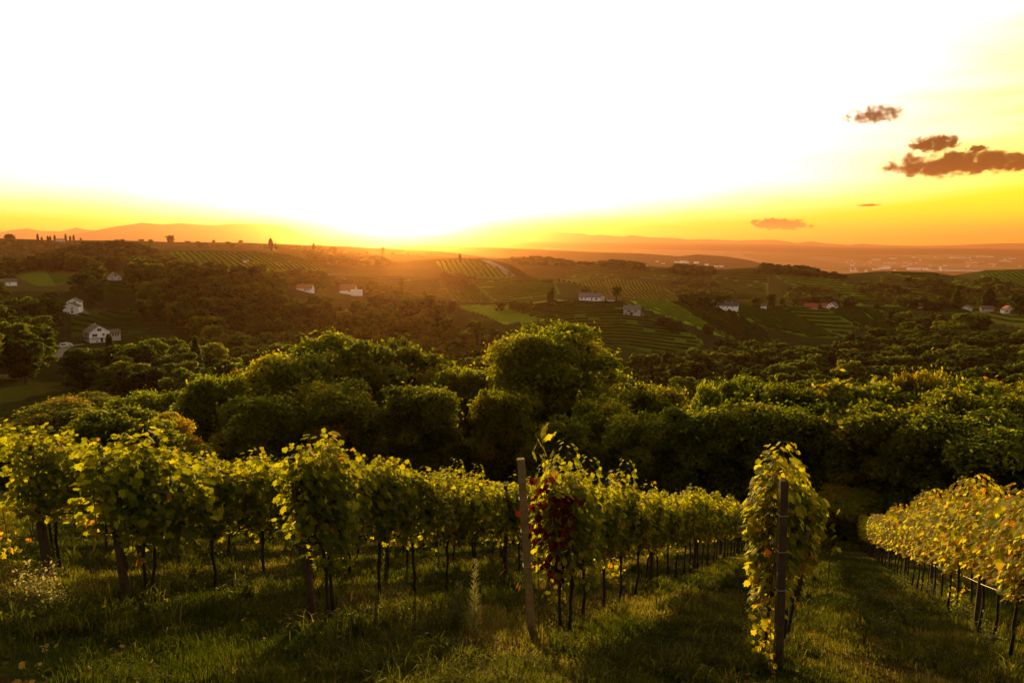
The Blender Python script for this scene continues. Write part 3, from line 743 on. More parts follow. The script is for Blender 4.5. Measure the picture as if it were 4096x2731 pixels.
# hand-placed trees near the vineyard: (px, top py, distance, width px, variant, kind label)
SPECIAL = [
    (548, 330, 74, 142, 0, 0.0, 'big round dark green tree rising in the middle behind the vineyard'),
    (340, 338, 78, 112, 1, 0.0, 'tallest leafy tree of the clump left of the big round tree'),
    (292, 352, 72, 100, 3, 0.0, 'broad green tree whose crown steps down beside the tallest one of the clump'),
    (395, 345, 84, 100, 5, 0.0, 'rounded tree in the clump, right of its tallest tree'),
    (452, 368, 76, 76, 2, 0.0, 'small bright topped tree at the foot of the big round tree'),
    (210, 378, 66, 66, 4, 0.0, 'light yellow green tree at the left end of the middle clump'),
    (248, 372, 74, 70, 1, 0.0, 'medium green tree between the pale left end tree and the clump'),
    (650, 388, 74, 80, 5, 0.0, 'very dark rounded tree right of the big round tree'),
    (708, 386, 60, 34, 4, 0.0, 'slim thin crowned tree at the left end of the right hand thicket'),
    (748, 382, 66, 64, 2, 0.0, 'yellow green tree near the left end of the right hand thicket'),
    (800, 385, 64, 70, 3, 0.0, 'yellow green tree in the middle of the right hand thicket'),
    (862, 384, 64, 96, 4, 0.0, 'wide golden green tree above the gap between the last two vine rows'),
    (912, 378, 66, 44, 1, 0.0, 'upright feathery tree right of the wide golden green one'),
    (938, 374, 68, 46, 2, 0.0, 'ivy wrapped narrow tree in the right hand thicket'),
    (985, 392, 60, 90, 5, 0.0, 'leafy green tree at the right edge above the last vine row'),
    (1030, 385, 66, 80, 3, 0.0, 'green tree cut by the right edge of the picture'),
    (600, 400, 62, 70, 5, 0.0, 'low dark tree tucked under the right side of the big round tree'),
    (500, 392, 60, 66, 2, 0.0, 'low tree under the left side of the big round tree'),
    (418, 388, 58, 84, 3, 0.0, 'low bushy tree in front of the middle clump'),
    (335, 385, 62, 90, 5, 0.0, 'reddish tinged low tree in front of the tallest clump tree'),
    (255, 398, 60, 76, 4, 0.0, 'low pale bush tree in front of the left side of the clump'),
    (895, 408, 56, 110, 0, 0.0, 'dark lower tree standing behind the far end of the lane'),
    (985, 418, 54, 120, 0, 0.0, 'dark lower tree behind the last vine row'),
    (790, 405, 56, 110, 3, 0.0, 'dark lower tree behind the tall row end vine'),
    (700, 408, 56, 90, 1, 0.0, 'dark lower tree behind the tail of the middle vine row'),
    (112, 411, 44, 78, 4, 0.0, 'pale leafy bushy tree just above the vines at left'),
    (160, 418, 50, 60, 2, 0.0, 'sparse yellowish bush right of the pale bushy tree at left'),
    (60, 405, 95, 80, 3, 0.0, 'dark rounded tree behind the pale bushy tree at left'),
    (5, 432, 46, 60, 5, 0.0, 'leafy bush above the vines at the left edge'),
    (150, 392, 88, 70, 0, 0.0, 'dark tree between the left meadow and the middle clump'),
    (846, 492, 50, 70, 5, 0.0, 'dark bush closing the far end of the grass lane'),
    (80, 395, 120, 60, 0, 0.0, 'dark tree at the right edge of the left meadow'),
    (1060, 440, 54, 90, 1, 0.0, 'dark tree beyond the right edge of the picture'),
    (640, 415, 56, 80, 0, 0.0, 'dark low tree behind the middle vine row'),
    (560, 420, 54, 80, 1, 0.0, 'dark low tree below the big round tree'),
]
for (px, ty, dist, wpx, vi, tw, lab) in SPECIAL:
    az, te = azel(px, ty)
    X, Y = math.sin(az) * dist, math.cos(az) * dist
    ztop = te * dist; zg = float(H(X, Y))
    hgt = ztop - zg; wid = wpx / F * dist * 0.99
    v = BIG if px == 548 else HI[vi]
    cc = np.empty(len(v[0].vertices) * 3, np.float32); v[0].vertices.foreach_get('co', cc); cc = cc.reshape(-1, 3)
    s = 1.12 * wid / 2 / np.percentile(np.abs(cc[:, :2]), 98.5); sz = hgt / np.percentile(cc[:, 2], 99.7)
    if dist < 58: sz *= 1.0
    put_tree('s', 'broadleaf_tree', v, X, Y, s, sz, lab, group=None, rz=vi * 1.3 + px * 0.01)
    keepo.setdefault((int(X // 8.0), int(Y // 8.0)), []).append((X, Y))
# wood edge right behind the vineyard is kept for the hand-placed trees
for (x, y, r, wi) in cands:
    if r < 100 and wi == 0: continue
    d = 8.6
    if r > 900: d = 10.0
    if free(x, y, d):
        keepo.setdefault((int(x // 8.0), int(y // 8.0)), []).append((x, y)); trees.append((x, y, r, int(wi)))
PROT = [(82, 322, 113, 342, 395), (55, 338, 72, 350, 385), (60, 294, 88, 314, 525), (104, 266, 126, 282, 640), (80, 309, 186, 333, 400), (104, 282, 136, 296, 560), (294, 279, 318, 293, 700), (338, 280, 368, 297, 700),
        (800, 298, 842, 338, 715), (714, 299, 744, 313, 660), (900, 298, 1024, 311, 700), (976, 311, 1024, 325, 620), (640, 300, 700, 344, 500), (700, 300, 830, 338, 520), (522, 300, 660, 346, 470), (838, 304, 892, 328, 600), (570, 286, 650, 304, 570), (450, 303, 550, 320, 480),
        (15, 268, 76, 286, 800), (294, 276, 338, 292, 700), (-20, 370, 26, 440, 236)]
ok_ = []
for t_ in trees:
    x, y, r, wi = t_
    px, py = project(np.array([[x, y, float(H(x, y))], [x, y, float(H(x, y)) + (15.0 if r < 700 else 9.0)]]))
    hw = 4.5 * F / r
    if any(px[0] + hw > q[0] and px[0] - hw < q[2] and py[1] < q[3] and py[0] > q[1] and (r < q[4] + 10) for q in PROT): continue
    ok_.append(t_)
trees = ok_
trees.sort(key=lambda t_: t_[2])
print('trees', len(trees))
NEARN = 255
TL = ['rounded dark green tree in the valley wood beyond the vineyard', 'dense rounded tree among the valley woods below the vineyard']
glist = {}
pts, sc_, rt_, vi_ = [], [], [], []
for i, (x, y, r, wi) in enumerate(trees):
    s = random.uniform(1.05, 1.75); sz = random.uniform(0.95, 1.3)
    if r > 900: s *= 1.0; sz *= 0.65
    if wi > 1 and r < 900: s *= 0.8; sz *= 0.65
    vi = random.randrange(len(VAR))
    if i < NEARN:
        con = (random.random() < 0.04)
        v = CON[0] if con else (HI[vi % len(HI)] if r < 150 else VAR[vi])
        if r < 150 and not con: s *= 0.75; sz *= 0.8
        put_tree('w', 'conifer_tree' if con else 'broadleaf_tree', v, x, y, s, sz,
                 'dark pointed conifer among the round crowns of the valley wood' if con else 'rounded green crown among many alike in the valley wood below the vineyard',
                 group='conifers in the valley wood' if con else 'trees of the valley wood')
    else:
        pts.append((x, y, float(H(x, y)))); sc_.append((s, s, sz)); rt_.append(random.random() * 6.28); vi_.append(vi)
# the rest of the woods: one object that repeats the crowns
pm = bpy.data.meshes.new('woods'); pm.vertices.add(len(pts)); pm.vertices.foreach_set('co', np.array(pts, np.float32).ravel())
a1 = pm.attributes.new('sc', 'FLOAT_VECTOR', 'POINT'); a1.data.foreach_set('vector', np.array(sc_, np.float32).ravel())
a2 = pm.attributes.new('rz', 'FLOAT', 'POINT'); a2.data.foreach_set('value', np.array(rt_, np.float32))
a3 = pm.attributes.new('vi', 'INT', 'POINT'); a3.data.foreach_set('value', np.array(vi_, np.int32))
woods = link('distant_woods', pm); tag(woods, kind='stuff')
ng = bpy.data.node_groups.new('woods', 'GeometryNodeTree')
ng.interface.new_socket('Geometry', in_out='INPUT', socket_type='NodeSocketGeometry')
ng.interface.new_socket('Geometry', in_out='OUTPUT', socket_type='NodeSocketGeometry')
gi = ng.nodes.new('NodeGroupInput'); go = ng.nodes.new('NodeGroupOutput')
g2i = ng.nodes.new('GeometryNodeGeometryToInstance')
# the crown objects of real trees serve as sources
src = {}
for o in scene.objects:
    if o.name.startswith('crown') and o.data and o.data.name not in src: src[o.data.name] = o
for k in reversed(range(len(VAR))):
    ob = src.get(VAR[k][0].name)
    if ob is None: ob = next(iter(src.values()))
    oi = ng.nodes.new('GeometryNodeObjectInfo'); oi.transform_space = 'ORIGINAL'; oi.inputs['Object'].default_value = ob
    ng.links.new(oi.outputs['Geometry'], g2i.inputs[0])
iop = ng.nodes.new('GeometryNodeInstanceOnPoints')
ng.links.new(gi.outputs[0], iop.inputs['Points']); ng.links.new(g2i.outputs[0], iop.inputs['Instance'])
iop.inputs['Pick Instance'].default_value = True
def named(nm, ty):
    n = ng.nodes.new('GeometryNodeInputNamedAttribute'); n.data_type = ty; n.inputs[0].default_value = nm; return n.outputs[0]
ng.links.new(named('vi', 'INT'), iop.inputs['Instance Index'])
cx = ng.nodes.new('ShaderNodeCombineXYZ'); ng.links.new(named('rz', 'FLOAT'), cx.inputs[2])
ng.links.new(cx.outputs[0], iop.inputs['Rotation'])
ng.links.new(named('sc', 'FLOAT_VECTOR'), iop.inputs['Scale'])
ng.links.new(iop.outputs[0], go.inputs[0])
md = woods.modifiers.new('woods', 'NODES'); md.node_group = ng
# ------------------------------------------------------------------ vineyard
U = np.array([0.423, 0.906]); T = np.array([0.906, -0.423])     # along the rows, across them
YAW = math.atan2(U[1], U[0])
SL = PB * U[1] + PC * U[0]                                       # fall along a row, per metre
CS = PB * T[1] + PC * T[0]
def st(X, Y): return X * U[0] + Y * U[1], X * T[0] + Y * T[1]
def xy(s, t): return s * U[0] + t * T[0], s * U[1] + t * T[1]
ORD = ['', 'first', 'second', 'third', 'fourth', 'fifth', 'sixth', 'seventh', 'eighth', 'ninth', 'tenth', 'eleventh', 'twelfth', 'thirteenth', 'fourteenth', 'fifteenth', 'sixteenth', 'seventeenth', 'eighteenth', 'nineteenth', 'twentieth']

# a vine leaf: lobed outline, folded along the midrib
LO = np.array([(0.0, -0.42), (0.30, -0.52), (0.52, -0.20), (0.40, 0.02), (0.50, 0.30), (0.22, 0.28), (0.0, 0.62), (-0.22, 0.28), (-0.50, 0.30), (-0.40, 0.02), (-0.52, -0.20), (-0.30, -0.52)])
def leaves(C, Nn, Dn, size, rg, cup=0.16):
    n = len(C)
    Nn = Nn / np.linalg.norm(Nn, axis=1, keepdims=True)
    Dn = Dn - (Dn * Nn).sum(1, keepdims=True) * Nn; Dn /= np.linalg.norm(Dn, axis=1, keepdims=True) + 1e-9
    S = np.cross(Nn, Dn)
    size = np.asarray(size)[:, None, None]
    ctr = C[:, None, :]
    x = LO[None, :, 0:1]; y = LO[None, :, 1:2]
    cu = (cup * (0.3 + 1.2 * rg.random(n)))[:, None, None]
    pts = ctr + size * (S[:, None, :] * x + Dn[:, None, :] * y - Nn[:, None, :] * (np.abs(x) ** 1.3 * 1.5 + 0.6 * np.maximum(y, 0) ** 2) * cu)
    V = np.concatenate([ctr, pts], 1).reshape(-1, 3)
    k = len(LO); b = np.arange(n)[:, None, None] * (k + 1)
    i = np.arange(k)
    fc = np.stack([np.zeros(k, int), 1 + i, 1 + (i + 1) % k], -1)[None] + b
    return V, fc.reshape(-1, 3)
def vine_foliage(name, seed, n=620, top=1.98, low=0.86, halfw=0.20, half=0.47, yellow=0.0, drop=0.18, mat='vine_leaf', lsize=0.09, canes=14, tall=0.0):
    rg = np.random.default_rng(seed)
    cs = np.linspace(-half, half, canes) + rg.normal(size=canes) * 0.05
    ct = top - 0.10 + 0.17 * np.cos(cs / half * 1.5) + rg.normal(size=canes) * 0.11 + tall * np.clip(rg.random(canes), 0, 1)
    ct += 0.28 * (rg.random(canes) < 0.13)
    cl = low + np.abs(rg.normal(size=canes)) * 0.16 + 0.12 * np.abs(cs / half) - drop * (rg.random(canes) < 0.3)
    cy = rg.normal(size=canes) * halfw * 0.45
    wk = 0.45 + np.cos(np.clip(cs / half, -1, 1) * 1.35) + 0.5 * rg.random(canes); k = rg.choice(canes, n, p=wk / wk.sum())
    q = rg.random(n) ** 0.92
    z = cl[k] + (ct[k] - cl[k]) * q
    w = halfw * (0.75 + 0.5 * np.sin(q * 2.6)) * (1 - 0.45 * np.clip((q - 0.8) / 0.2, 0, 1))
    side = np.where(rg.random(n) < 0.5, -1, 1)
    dy = side * w * np.sqrt(rg.random(n)) + cy[k] * 0.6
    dx = rg.normal(size=n) * 0.085
    C = np.stack([cs[k] + dx + 0.05 * np.sin(z * 5 + k), dy, z], -1)
    C[:, 2] -= SL * C[:, 0]
    Nn = np.stack([rg.normal(size=n) * 0.45, side * (0.35 + 0.75 * rg.random(n)), 0.30 + 0.55 * rg.random(n) + 0.5 * (q > 0.85)], -1) + rg.normal(size=(n, 3)) * 0.18
    Dn = np.stack([rg.normal(size=n) * 0.5, side * 0.25 + rg.normal(size=n) * 0.2, -1.0 + rg.normal(size=n) * 0.25], -1)
    sz = lsize * (0.55 + 0.65 * rg.random(n)) * (1 - 0.35 * np.clip((q - 0.85) / 0.15, 0, 1))
    V, Fc = leaves(C, Nn, Dn, sz, rg)
    tt = 0.30 + 0.16 * rg.normal(size=n) + yellow + 0.22 * (1 - q) * (rg.random(n) < 0.5) + 0.30 * (rg.random(n) < 0.06 + yellow * 0.15) + 0.2 * np.clip((q - 0.8) / 0.2, 0, 1)  # topmost leaves get a lighter tint, painting in the backlit rim
    tt = np.clip(tt, 0.0, 1)
    b = MB()
    for c_ in range(canes):
        b.tube([(cs[c_], cy[c_] * 0.3, max(0.6, cl[c_] - 0.05) - SL * cs[c_]), (cs[c_] + 0.02, cy[c_], (ct[c_] + 0.8) / 2 - SL * cs[c_]), (cs[c_], cy[c_] * 0.6, ct[c_] - 0.04 - SL * cs[c_])], [0.006, 0.005, 0.002], 4)
    nv = len(V); BV = np.array(b.v); bf = [list(np.array(f) + nv) for f in b.f]
    flat = np.concatenate([Fc.ravel(), np.concatenate([np.array(f) for f in bf])])
    szs = np.concatenate([np.full(len(Fc), 3), np.array([len(f) for f in bf])])
    mi = np.concatenate([np.zeros(len(Fc)), np.ones(len(bf))]).astype(int)
    return npmesh(name, np.vstack([V, BV]), flat, szs, ([M[mat], M['cane']], mi), {'tint': ('POINT', np.concatenate([np.repeat(tt, len(LO) + 1), np.zeros(len(BV))]))}, smooth=False)
M['cane'] = plain('cane', (0.10, 0.055, 0.025), 0.8, 0.3, 20)
def vine_trunk(name, seed, h=0.95):
    rg = random.Random(seed); b = MB(); pts = [(0, 0, -0.12)]; x = y = 0
    for i in range(1, 8):
        x += rg.uniform(-.022, .022); y += rg.uniform(-.018, .018)
        pts.append((x, y, h * i / 7))
    b.tube(pts, [0.034, 0.026, 0.022, 0.021, 0.020, 0.021, 0.024, 0.020], 7)
    for sx in (-1, 1):      # the two arms along the wire
        b.tube([pts[-1], (x + sx * 0.22, y, h + 0.03 - SL * sx * 0.22), (x + sx * 0.5, y, h - SL * sx * 0.5)], [0.018, 0.013, 0.008], 6)
    return b.mesh(name, M['bark'], True)
TRK = [vine_trunk('trunk', 10 + i) for i in range(6)]
FOL = [vine_foliage('foliage', 20 + i, yellow=0.02 * (i % 3), n=1500) for i in range(7)]
FOLY = [vine_foliage('foliage', 40 + i, yellow=0.29, n=1500, halfw=0.27) for i in range(5)]
FOLF = [vine_foliage('foliage', 60 + i, yellow=0.05, n=700, lsize=0.13, canes=9) for i in range(4)]
FOLFY = [vine_foliage('foliage', 70 + i, yellow=0.27, n=800, lsize=0.13, canes=9) for i in range(4)]

def post_mesh(name, h, w, seed, mat='concrete'):
    rg = random.Random(seed)
    bm_v = []; bm_f = []; n = 14; ch = w * 0.16
    prof = [(-w / 2 + ch, -w / 2), (w / 2 - ch, -w / 2), (w / 2, -w / 2 + ch), (w / 2, w / 2 - ch), (w / 2 - ch, w / 2), (-w / 2 + ch, w / 2), (-w / 2, w / 2 - ch), (-w / 2, -w / 2 + ch)]
    for i in range(n + 1):
        z = -0.4 + (h + 0.4) * i / n; k = 1.0 - 0.10 * i / n
        jx, jy = rg.uniform(-.002, .002), rg.uniform(-.002, .002)
        for (x, y) in prof: bm_v.append((x * k + jx + rg.uniform(-.0015, .0015), y * k + jy + rg.uniform(-.0015, .0015), z))
    for (x, y) in prof: bm_v.append((x * 0.78, y * 0.78, h + 0.012))
    for i in range(n + 1):
        for j in range(8):
            bm_f.append([i * 8 + j, i * 8 + (j + 1) % 8, (i + 1) * 8 + (j + 1) % 8, (i + 1) * 8 + j])
    bm_f.append([(n + 1) * 8 + j for j in range(8)])
    me = bpy.data.meshes.new(name); me.from_pydata(bm_v, [], bm_f); me.materials.append(M[mat]); me.update(); return me
def ring_mesh(w, z):
    b = MB(); k = w / 2 + 0.004
    for a_, c_ in (((-k, -k), (k, -k)), ((k, -k), (k, k)), ((k, k), (-k, k)), ((-k, k), (-k, -k))):
        b.tube([(a_[0], a_[1], z), (c_[0], c_[1], z)], 0.004, 5)
    return b
def make_post(x, y, h, w, lean, yaw, label, seed, mat='wood_post', group=None, wraps=True):
    z = float(H(x, y))
    o = empty('vineyard_post', (x, y, z), 0)
    o.rotation_euler = (lean[1], lean[0], yaw)
    pc = link('shaft', post_mesh('shaft', h, w, seed, mat), o)
    if wraps:
        for zz in (0.92, 1.35, 1.75):
            if zz < h - 0.1:
                r_ = ring_mesh(w * (1 - 0.1 * zz / h), zz).build('wire_tie', M['wire'], o)
    tag(o, label, 'post', group); return o
def px_xy(px, py):
    p = cast(px, py)[0]; return p[0], p[1]
def row_vine(s, t, fol, trk, sz, label, group, name='grape_vine', rz=0.0, sx=1.0):
    x, y = xy(s, t); z = float(H(x, y))
    o = empty(name, (x, y, z), YAW + rz, (sx, 1.0, sz))
    link('trunk', trk, o); link('foliage', fol, o)
    tag(o, label, 'vine', group); return o

# row ends read off the photo (base of each end post)
ends = {}
for k_, p in {'second': (127, 598), 'third': (313, 613), 'middle': (532, 636), 'fifth': (778, 667)}.items():
    ends[k_] = px_xy(*p)
s_, t_ = {}, {}
for k_, (x, y) in ends.items(): s_[k_], t_[k_] = st(x, y)
x6, y6 = px_xy(1003, 640); s6, t6 = st(x6, y6)
dT = t_['third'] - t_['second']
ROWS = [  # id, t, start s, count, description, yellow
    ('middle', t_['middle'], s_['middle'] + 0.85, 34, 'row behind the pale middle post', 0),
    ('fifth', t_['fifth'], s_['fifth'] + 1.0, 33, 'row behind the tall dark post', 1),
    ('sixth', t6 - 0.2, s6 - 4.4, 48, 'yellow row at the right edge', 2),
    ('third', t_['third'], s_['third'] + 0.2, 26, 'row behind the brown leaning post', 0),
    ('second', t_['second'], s_['second'] + 0.2, 24, 'row behind the far left post', 0),
    ('first', t_['second'] - dT * 1.0, s_['second'] + 0.35, 24, 'row ending at the left edge', 0),
    ('b0', t_['second'] - dT * 2.0, s_['second'] + 1.5, 20, 'next row beyond the left edge row', 0),
    ('b1', t_['second'] - dT * 3.0, s_['second'] + 3.5, 18, 'second row beyond the left edge row', 0),
    ('b2', t_['second'] - dT * 4.0, s_['second'] + 5.5, 16, 'third row beyond the left edge row', 0),
    ('b3', t_['second'] - dT * 5.0, s_['second'] + 7.5, 14, 'fourth row beyond the left edge row', 0),
]
print('rows', {k_: (round(v, 2), round(s_[k_], 2)) for k_, v in t_.items()}, t6, s6)
rv = random.Random(4)
nvine = 0
for ri, (rid, tt, s0, cnt, desc, yel) in enumerate(ROWS):
    SP = 0.98
    for j in range(cnt):
        s = s0 + 0.15 + j * SP + rv.uniform(-.07, .07)
        x, y = xy(s, tt)
        if math.hypot(x, y) > (55 if rid == 'sixth' else 46): break
        far = (s - s0) > 12 or ri >= 6
        if yel == 2: fol = rv.choice(FOLFY if far else FOLY)
        elif yel == 1: fol = rv.choice(FOLF if far else FOL + FOLY[:1])
        else: fol = rv.choice((FOLF if far else FOL))
        sz = rv.uniform(0.90, 1.05)
        if j == 0 and rid == 'fifth': sz = 1.1
        elif j == 0 and rid in ('third',): sz = 1.05
        elif j == 1 and rid in ('third', 'fifth'): sz = 1.02
        if rid in ('first', 'second', 'b0', 'b1', 'b2', 'b3'): sz *= 0.96
        if rid == 'sixth': sz *= 1.15 if j < 14 else 1.03
        if j < 20:
            lab = '%s vine from the front of the %s' % (ORD[j + 1], desc)
        else:
            lab = 'small distant vine at the tail of the %s' % desc
        row_vine(s, tt, fol, rv.choice(TRK), sz, lab, 'vines of the ' + desc, sx=rv.choice((1.0, 1.08)))
        nvine += 1
    # posts inside the row
    for j in range(1, 7):
        s = s0 + j * 5.2 + 0.1
        if (j + 1) * 5.2 > cnt * SP + 3: break
        if ri >= 6 and j > 2: break
        x, y = xy(s, tt)
        make_post(x, y, 1.92, 0.075, (rv.uniform(-.03, .03), rv.uniform(-.02, .02)), YAW, '%s inner post in the leaves of the %s' % (ORD[j], desc), 90 + ri * 9 + j, group='inner posts of the ' + desc, wraps=False)
    # wires of the row
    for wi_, zz in enumerate((0.85, 1.3, 1.78)):
        if ri >= 6: break
        pts_ = []
        for q in np.arange(0, min(cnt * SP, 34.0) + 0.01, 1.3):
            x, y = xy(s0 - 0.2 + q, tt); pts_.append((x, y, float(H(x, y)) * 0 - (PA + PB * y + PC * x) + zz + 0.02 * math.sin(q)))
        w_ = MB().tube(pts_, 0.0038, 4).build('trellis_wire', M['wire'])
        tag(w_, '%s trellis wire of the %s' % (('lowest', 'middle', 'topmost')[wi_], desc), 'wire', 'trellis wires')
print('vines', nvine)
# end posts
def lean_for(base, toppx, h):
    """lean so that the top stands over where the photo shows it"""
    x, y = base; z = float(H(x, y)); best = None
    for lx in np.linspace(-.25, .25, 41):
        P = np.array([x + lx * h, y, z + h]); px, py = project(P)
        e = abs(px - toppx)
        if best is None or e < best[0]: best = (e, lx)
    return best[1]
EP = [('middle', 521, 2.22, 0.10, 'pale square concrete end post leaning left, bare to its top', 'concrete'),
      ('fifth', 785, 2.12, 0.09, 'tall dark weathered end post in front of the big right hand vine', 'wood_post'),
      ('third', 291, 2.0, 0.085, 'brown leaning end post half buried in the leaves left of the middle', 'wood_post'),
      ('second', 103, 1.95, 0.085, 'leaning end post at the far left, its top showing over leaves', 'wood_post')]
for i, (k_, tx, h, w, lab, mt_) in enumerate(EP):
    lx = lean_for(ends[k_], tx, h)
    p = make_post(ends[k_][0], ends[k_][1], h, w, (lx, 0.0), 0.0, lab, 7 + i, mt_)
x, y = xy(s_['second'] + 0.35, t_['second'] - dT)
make_post(x, y, 1.9, 0.1, (-0.05, 0), 0, 'end post among yellow leaves at the left edge', 31)
# flat mount on the right post
x, y = ends['fifth']
# end vines that hang over the posts
def extra_foliage(s, t, seed, label, **kw):
    x, y = xy(s, t)
    o = empty('grape_vine', (x, y, float(H(x, y))), YAW)
    link('foliage', vine_foliage('foliage', seed, **kw), o); link('trunk', TRK[seed % 6], o)
    tag(o, label, 'vine'); return o
extra_foliage(s_['fifth'] + 0.62, t_['fifth'] - 0.16, 501, 'big leafy end vine behind the tall dark right hand post, yellow on its left', n=1500, top=2.22, low=0.62, half=0.30, halfw=0.22, yellow=0.14, canes=10, lsize=0.11)
extra_foliage(s_['third'] + 0.05, t_['third'] + 0.22, 502, 'tall dark green end vine reaching above the brown leaning post', n=1050, top=2.06, low=0.62, half=0.28, halfw=0.25, yellow=0.02, canes=10, lsize=0.105)
extra_foliage(s_['second'] + 0.25, t_['second'] + 0.1, 503, 'dark leafy end vine around the leaning post at far left', n=1400, top=1.98, low=0.65, half=0.45, halfw=0.34, yellow=-0.03, canes=10, lsize=0.10)
extra_foliage(s_['middle'] + 0.6, t_['middle'] + 0.26, 504, 'green end vine beside the pale middle post with red creeper in it', n=1000, top=1.98, low=0.75, half=0.36, halfw=0.28, yellow=0.05, canes=9)
# the tall shoot above the middle post and the stray shoots
def shoot(s, t, z0, z1, n, seed, label, bendx=0.05, lsz=0.10, name='vine_shoot', mat='vine_leaf', tint=0.62, spread=0.09):
    rg = np.random.default_rng(seed); x, y = xy(s, t)
    o = empty(name, (x, y, float(H(x, y))), YAW)
    q = np.linspace(0, 1, n); C = np.stack([bendx * q + rg.normal(size=n) * spread, rg.normal(size=n) * spread, z0 + (z1 - z0) * q], -1)
    Nn = np.stack([rg.normal(size=n) * .6, np.where(rg.random(n) < .5, -1, 1) * 0.8, 0.3 + rg.random(n) * .4], -1)
    Dn = np.stack([rg.normal(size=n) * .5, rg.normal(size=n) * .3, -np.ones(n)], -1)
    V, Fc = leaves(C, Nn, Dn, lsz * (0.6 + 0.6 * rg.random(n)), rg)
    tt = np.clip(tint + 0.12 * rg.normal(size=n), 0, 1)
    link('leaves', npmesh('leaves', V, Fc, None, M[mat], {'tint': ('POINT', np.repeat(tt, len(LO) + 1))}), o)
    MB().tube([(0, 0, z0 - 0.4), (bendx * .3, 0, z0), (bendx * .6, 0, (z0 + z1) / 2), (bendx, 0, z1)], [0.006, 0.005, 0.004, 0.002], 5).build('stem', M['cane'], o)
    tag(o, label, 'vine shoot' if name == 'vine_shoot' else 'creeper'); return o
shoot(s_['middle'] + 0.12, t_['middle'] + 0.10, 1.85, 2.62, 20, 1, 'tall bright yellow shoot sticking up beside the pale middle post', 0.02, 0.14, spread=0.06)
shoot(s_['second'] + 1.1, t_['second'] - 0.5, 1.9, 2.3, 8, 2, 'thin curly shoot poking up above the leaves near the left edge', -0.08, 0.07, spread=0.03)
shoot(s_['fifth'] + 0.9, t_['fifth'] + 0.45, 1.25, 1.75, 12, 3, 'dark shoot reaching out to the right of the right hand end vine', 0.25, 0.1, tint=0.25)
# red creeper hanging in the middle row's end vine
for (ds, dt, z0, z1, n, sd_, lab) in ((0.06, 0.06, 1.2, 2.0, 42, 11, 'dark red creeper hanging right beside the pale middle post'),
                                      (0.24, 0.25, 0.7, 1.85, 80, 12, 'longer dark red creeper trailing down through the middle end vine')):
    x, y = xy(s_['middle'] + ds, t_['middle'] + dt); rg = np.random.default_rng(sd_)
    o = empty('red_creeper', (x, y, float(H(x, y))), YAW)
    q = rg.random(n); C = np.stack([rg.normal(size=n) * 0.07, rg.normal(size=n) * (0.05 + 0.09 * np.sin(q * 3)), z0 + (z1 - z0) * q], -1)
    C[:, 1] += 0.08 * np.sin(q * 5)
    Nn = np.stack([-0.9 + rg.normal(size=n) * .4, rg.normal(size=n) * .5, 0.3 + rg.random(n) * .4], -1); Dn = np.stack([rg.normal(size=n) * .4, rg.normal(size=n) * .3, -np.ones(n)], -1)
    V, Fc = leaves(C, Nn, Dn, 0.085 * (0.6 + 0.6 * rg.random(n)), rg)
    link('leaves', npmesh('leaves', V, Fc, None, M['red_leaf'], {'tint': ('POINT', np.repeat(rg.random(n), len(LO) + 1))}), o)
    MB().tube([(0, 0, 0.0), (0.02, 0.02, z0), (0, 0.05, (z0 + z1) / 2), (0, 0, z1)], [0.006, 0.005, 0.004, 0.003], 5).build('stem', M['cane'], o)
    tag(o, lab, 'creeper')
# small low vines with yellow leaves on the ground
for i, (px, py, hh, n, lab) in enumerate([(556, 606, 0.6, 46, 'small yellow leaved sucker vine just right of the pale middle post'), (613, 590, 0.55, 60, 'small yellow vine bush between the trunks of the middle row'),
        (768, 664, 0.5, 55, 'clump of yellow leaves at the foot of the tall dark right hand post'), (8, 600 - 40, 0.9, 90, 'orange yellow low leaves hanging at the left edge'),
        (955, 610, 0.6, 40, 'loose yellow leaves under the yellow row at the right')]):
    x, y = px_xy(px, py); rg = np.random.default_rng(800 + i)
    o = empty('low_vine', (x, y, float(H(x, y))), 0)
    C = np.stack([rg.normal(size=n) * 0.10, rg.normal(size=n) * 0.10, 0.08 + rg.random(n) * hh], -1)
    Nn = rg.normal(size=(n, 3)); Nn[:, 1] -= 0.5; Dn = np.stack([rg.normal(size=n) * .4, rg.normal(size=n) * .3, -np.ones(n)], -1)
    V, Fc = leaves(C, Nn, Dn, 0.08 * (0.6 + 0.6 * rg.random(n)), rg)
    link('leaves', npmesh('leaves', V, Fc, None, M['vine_leaf'], {'tint': ('POINT', np.repeat(np.clip(0.72 + .15 * rg.normal(size=n), 0, 1), len(LO) + 1))}), o)
    MB().tube([(0, 0, -0.05), (0.02, 0, hh * 0.5), (0, 0, hh)], [0.009, 0.007, 0.003], 5).build('stem', M['cane'], o)
    tag(o, lab, 'vine')

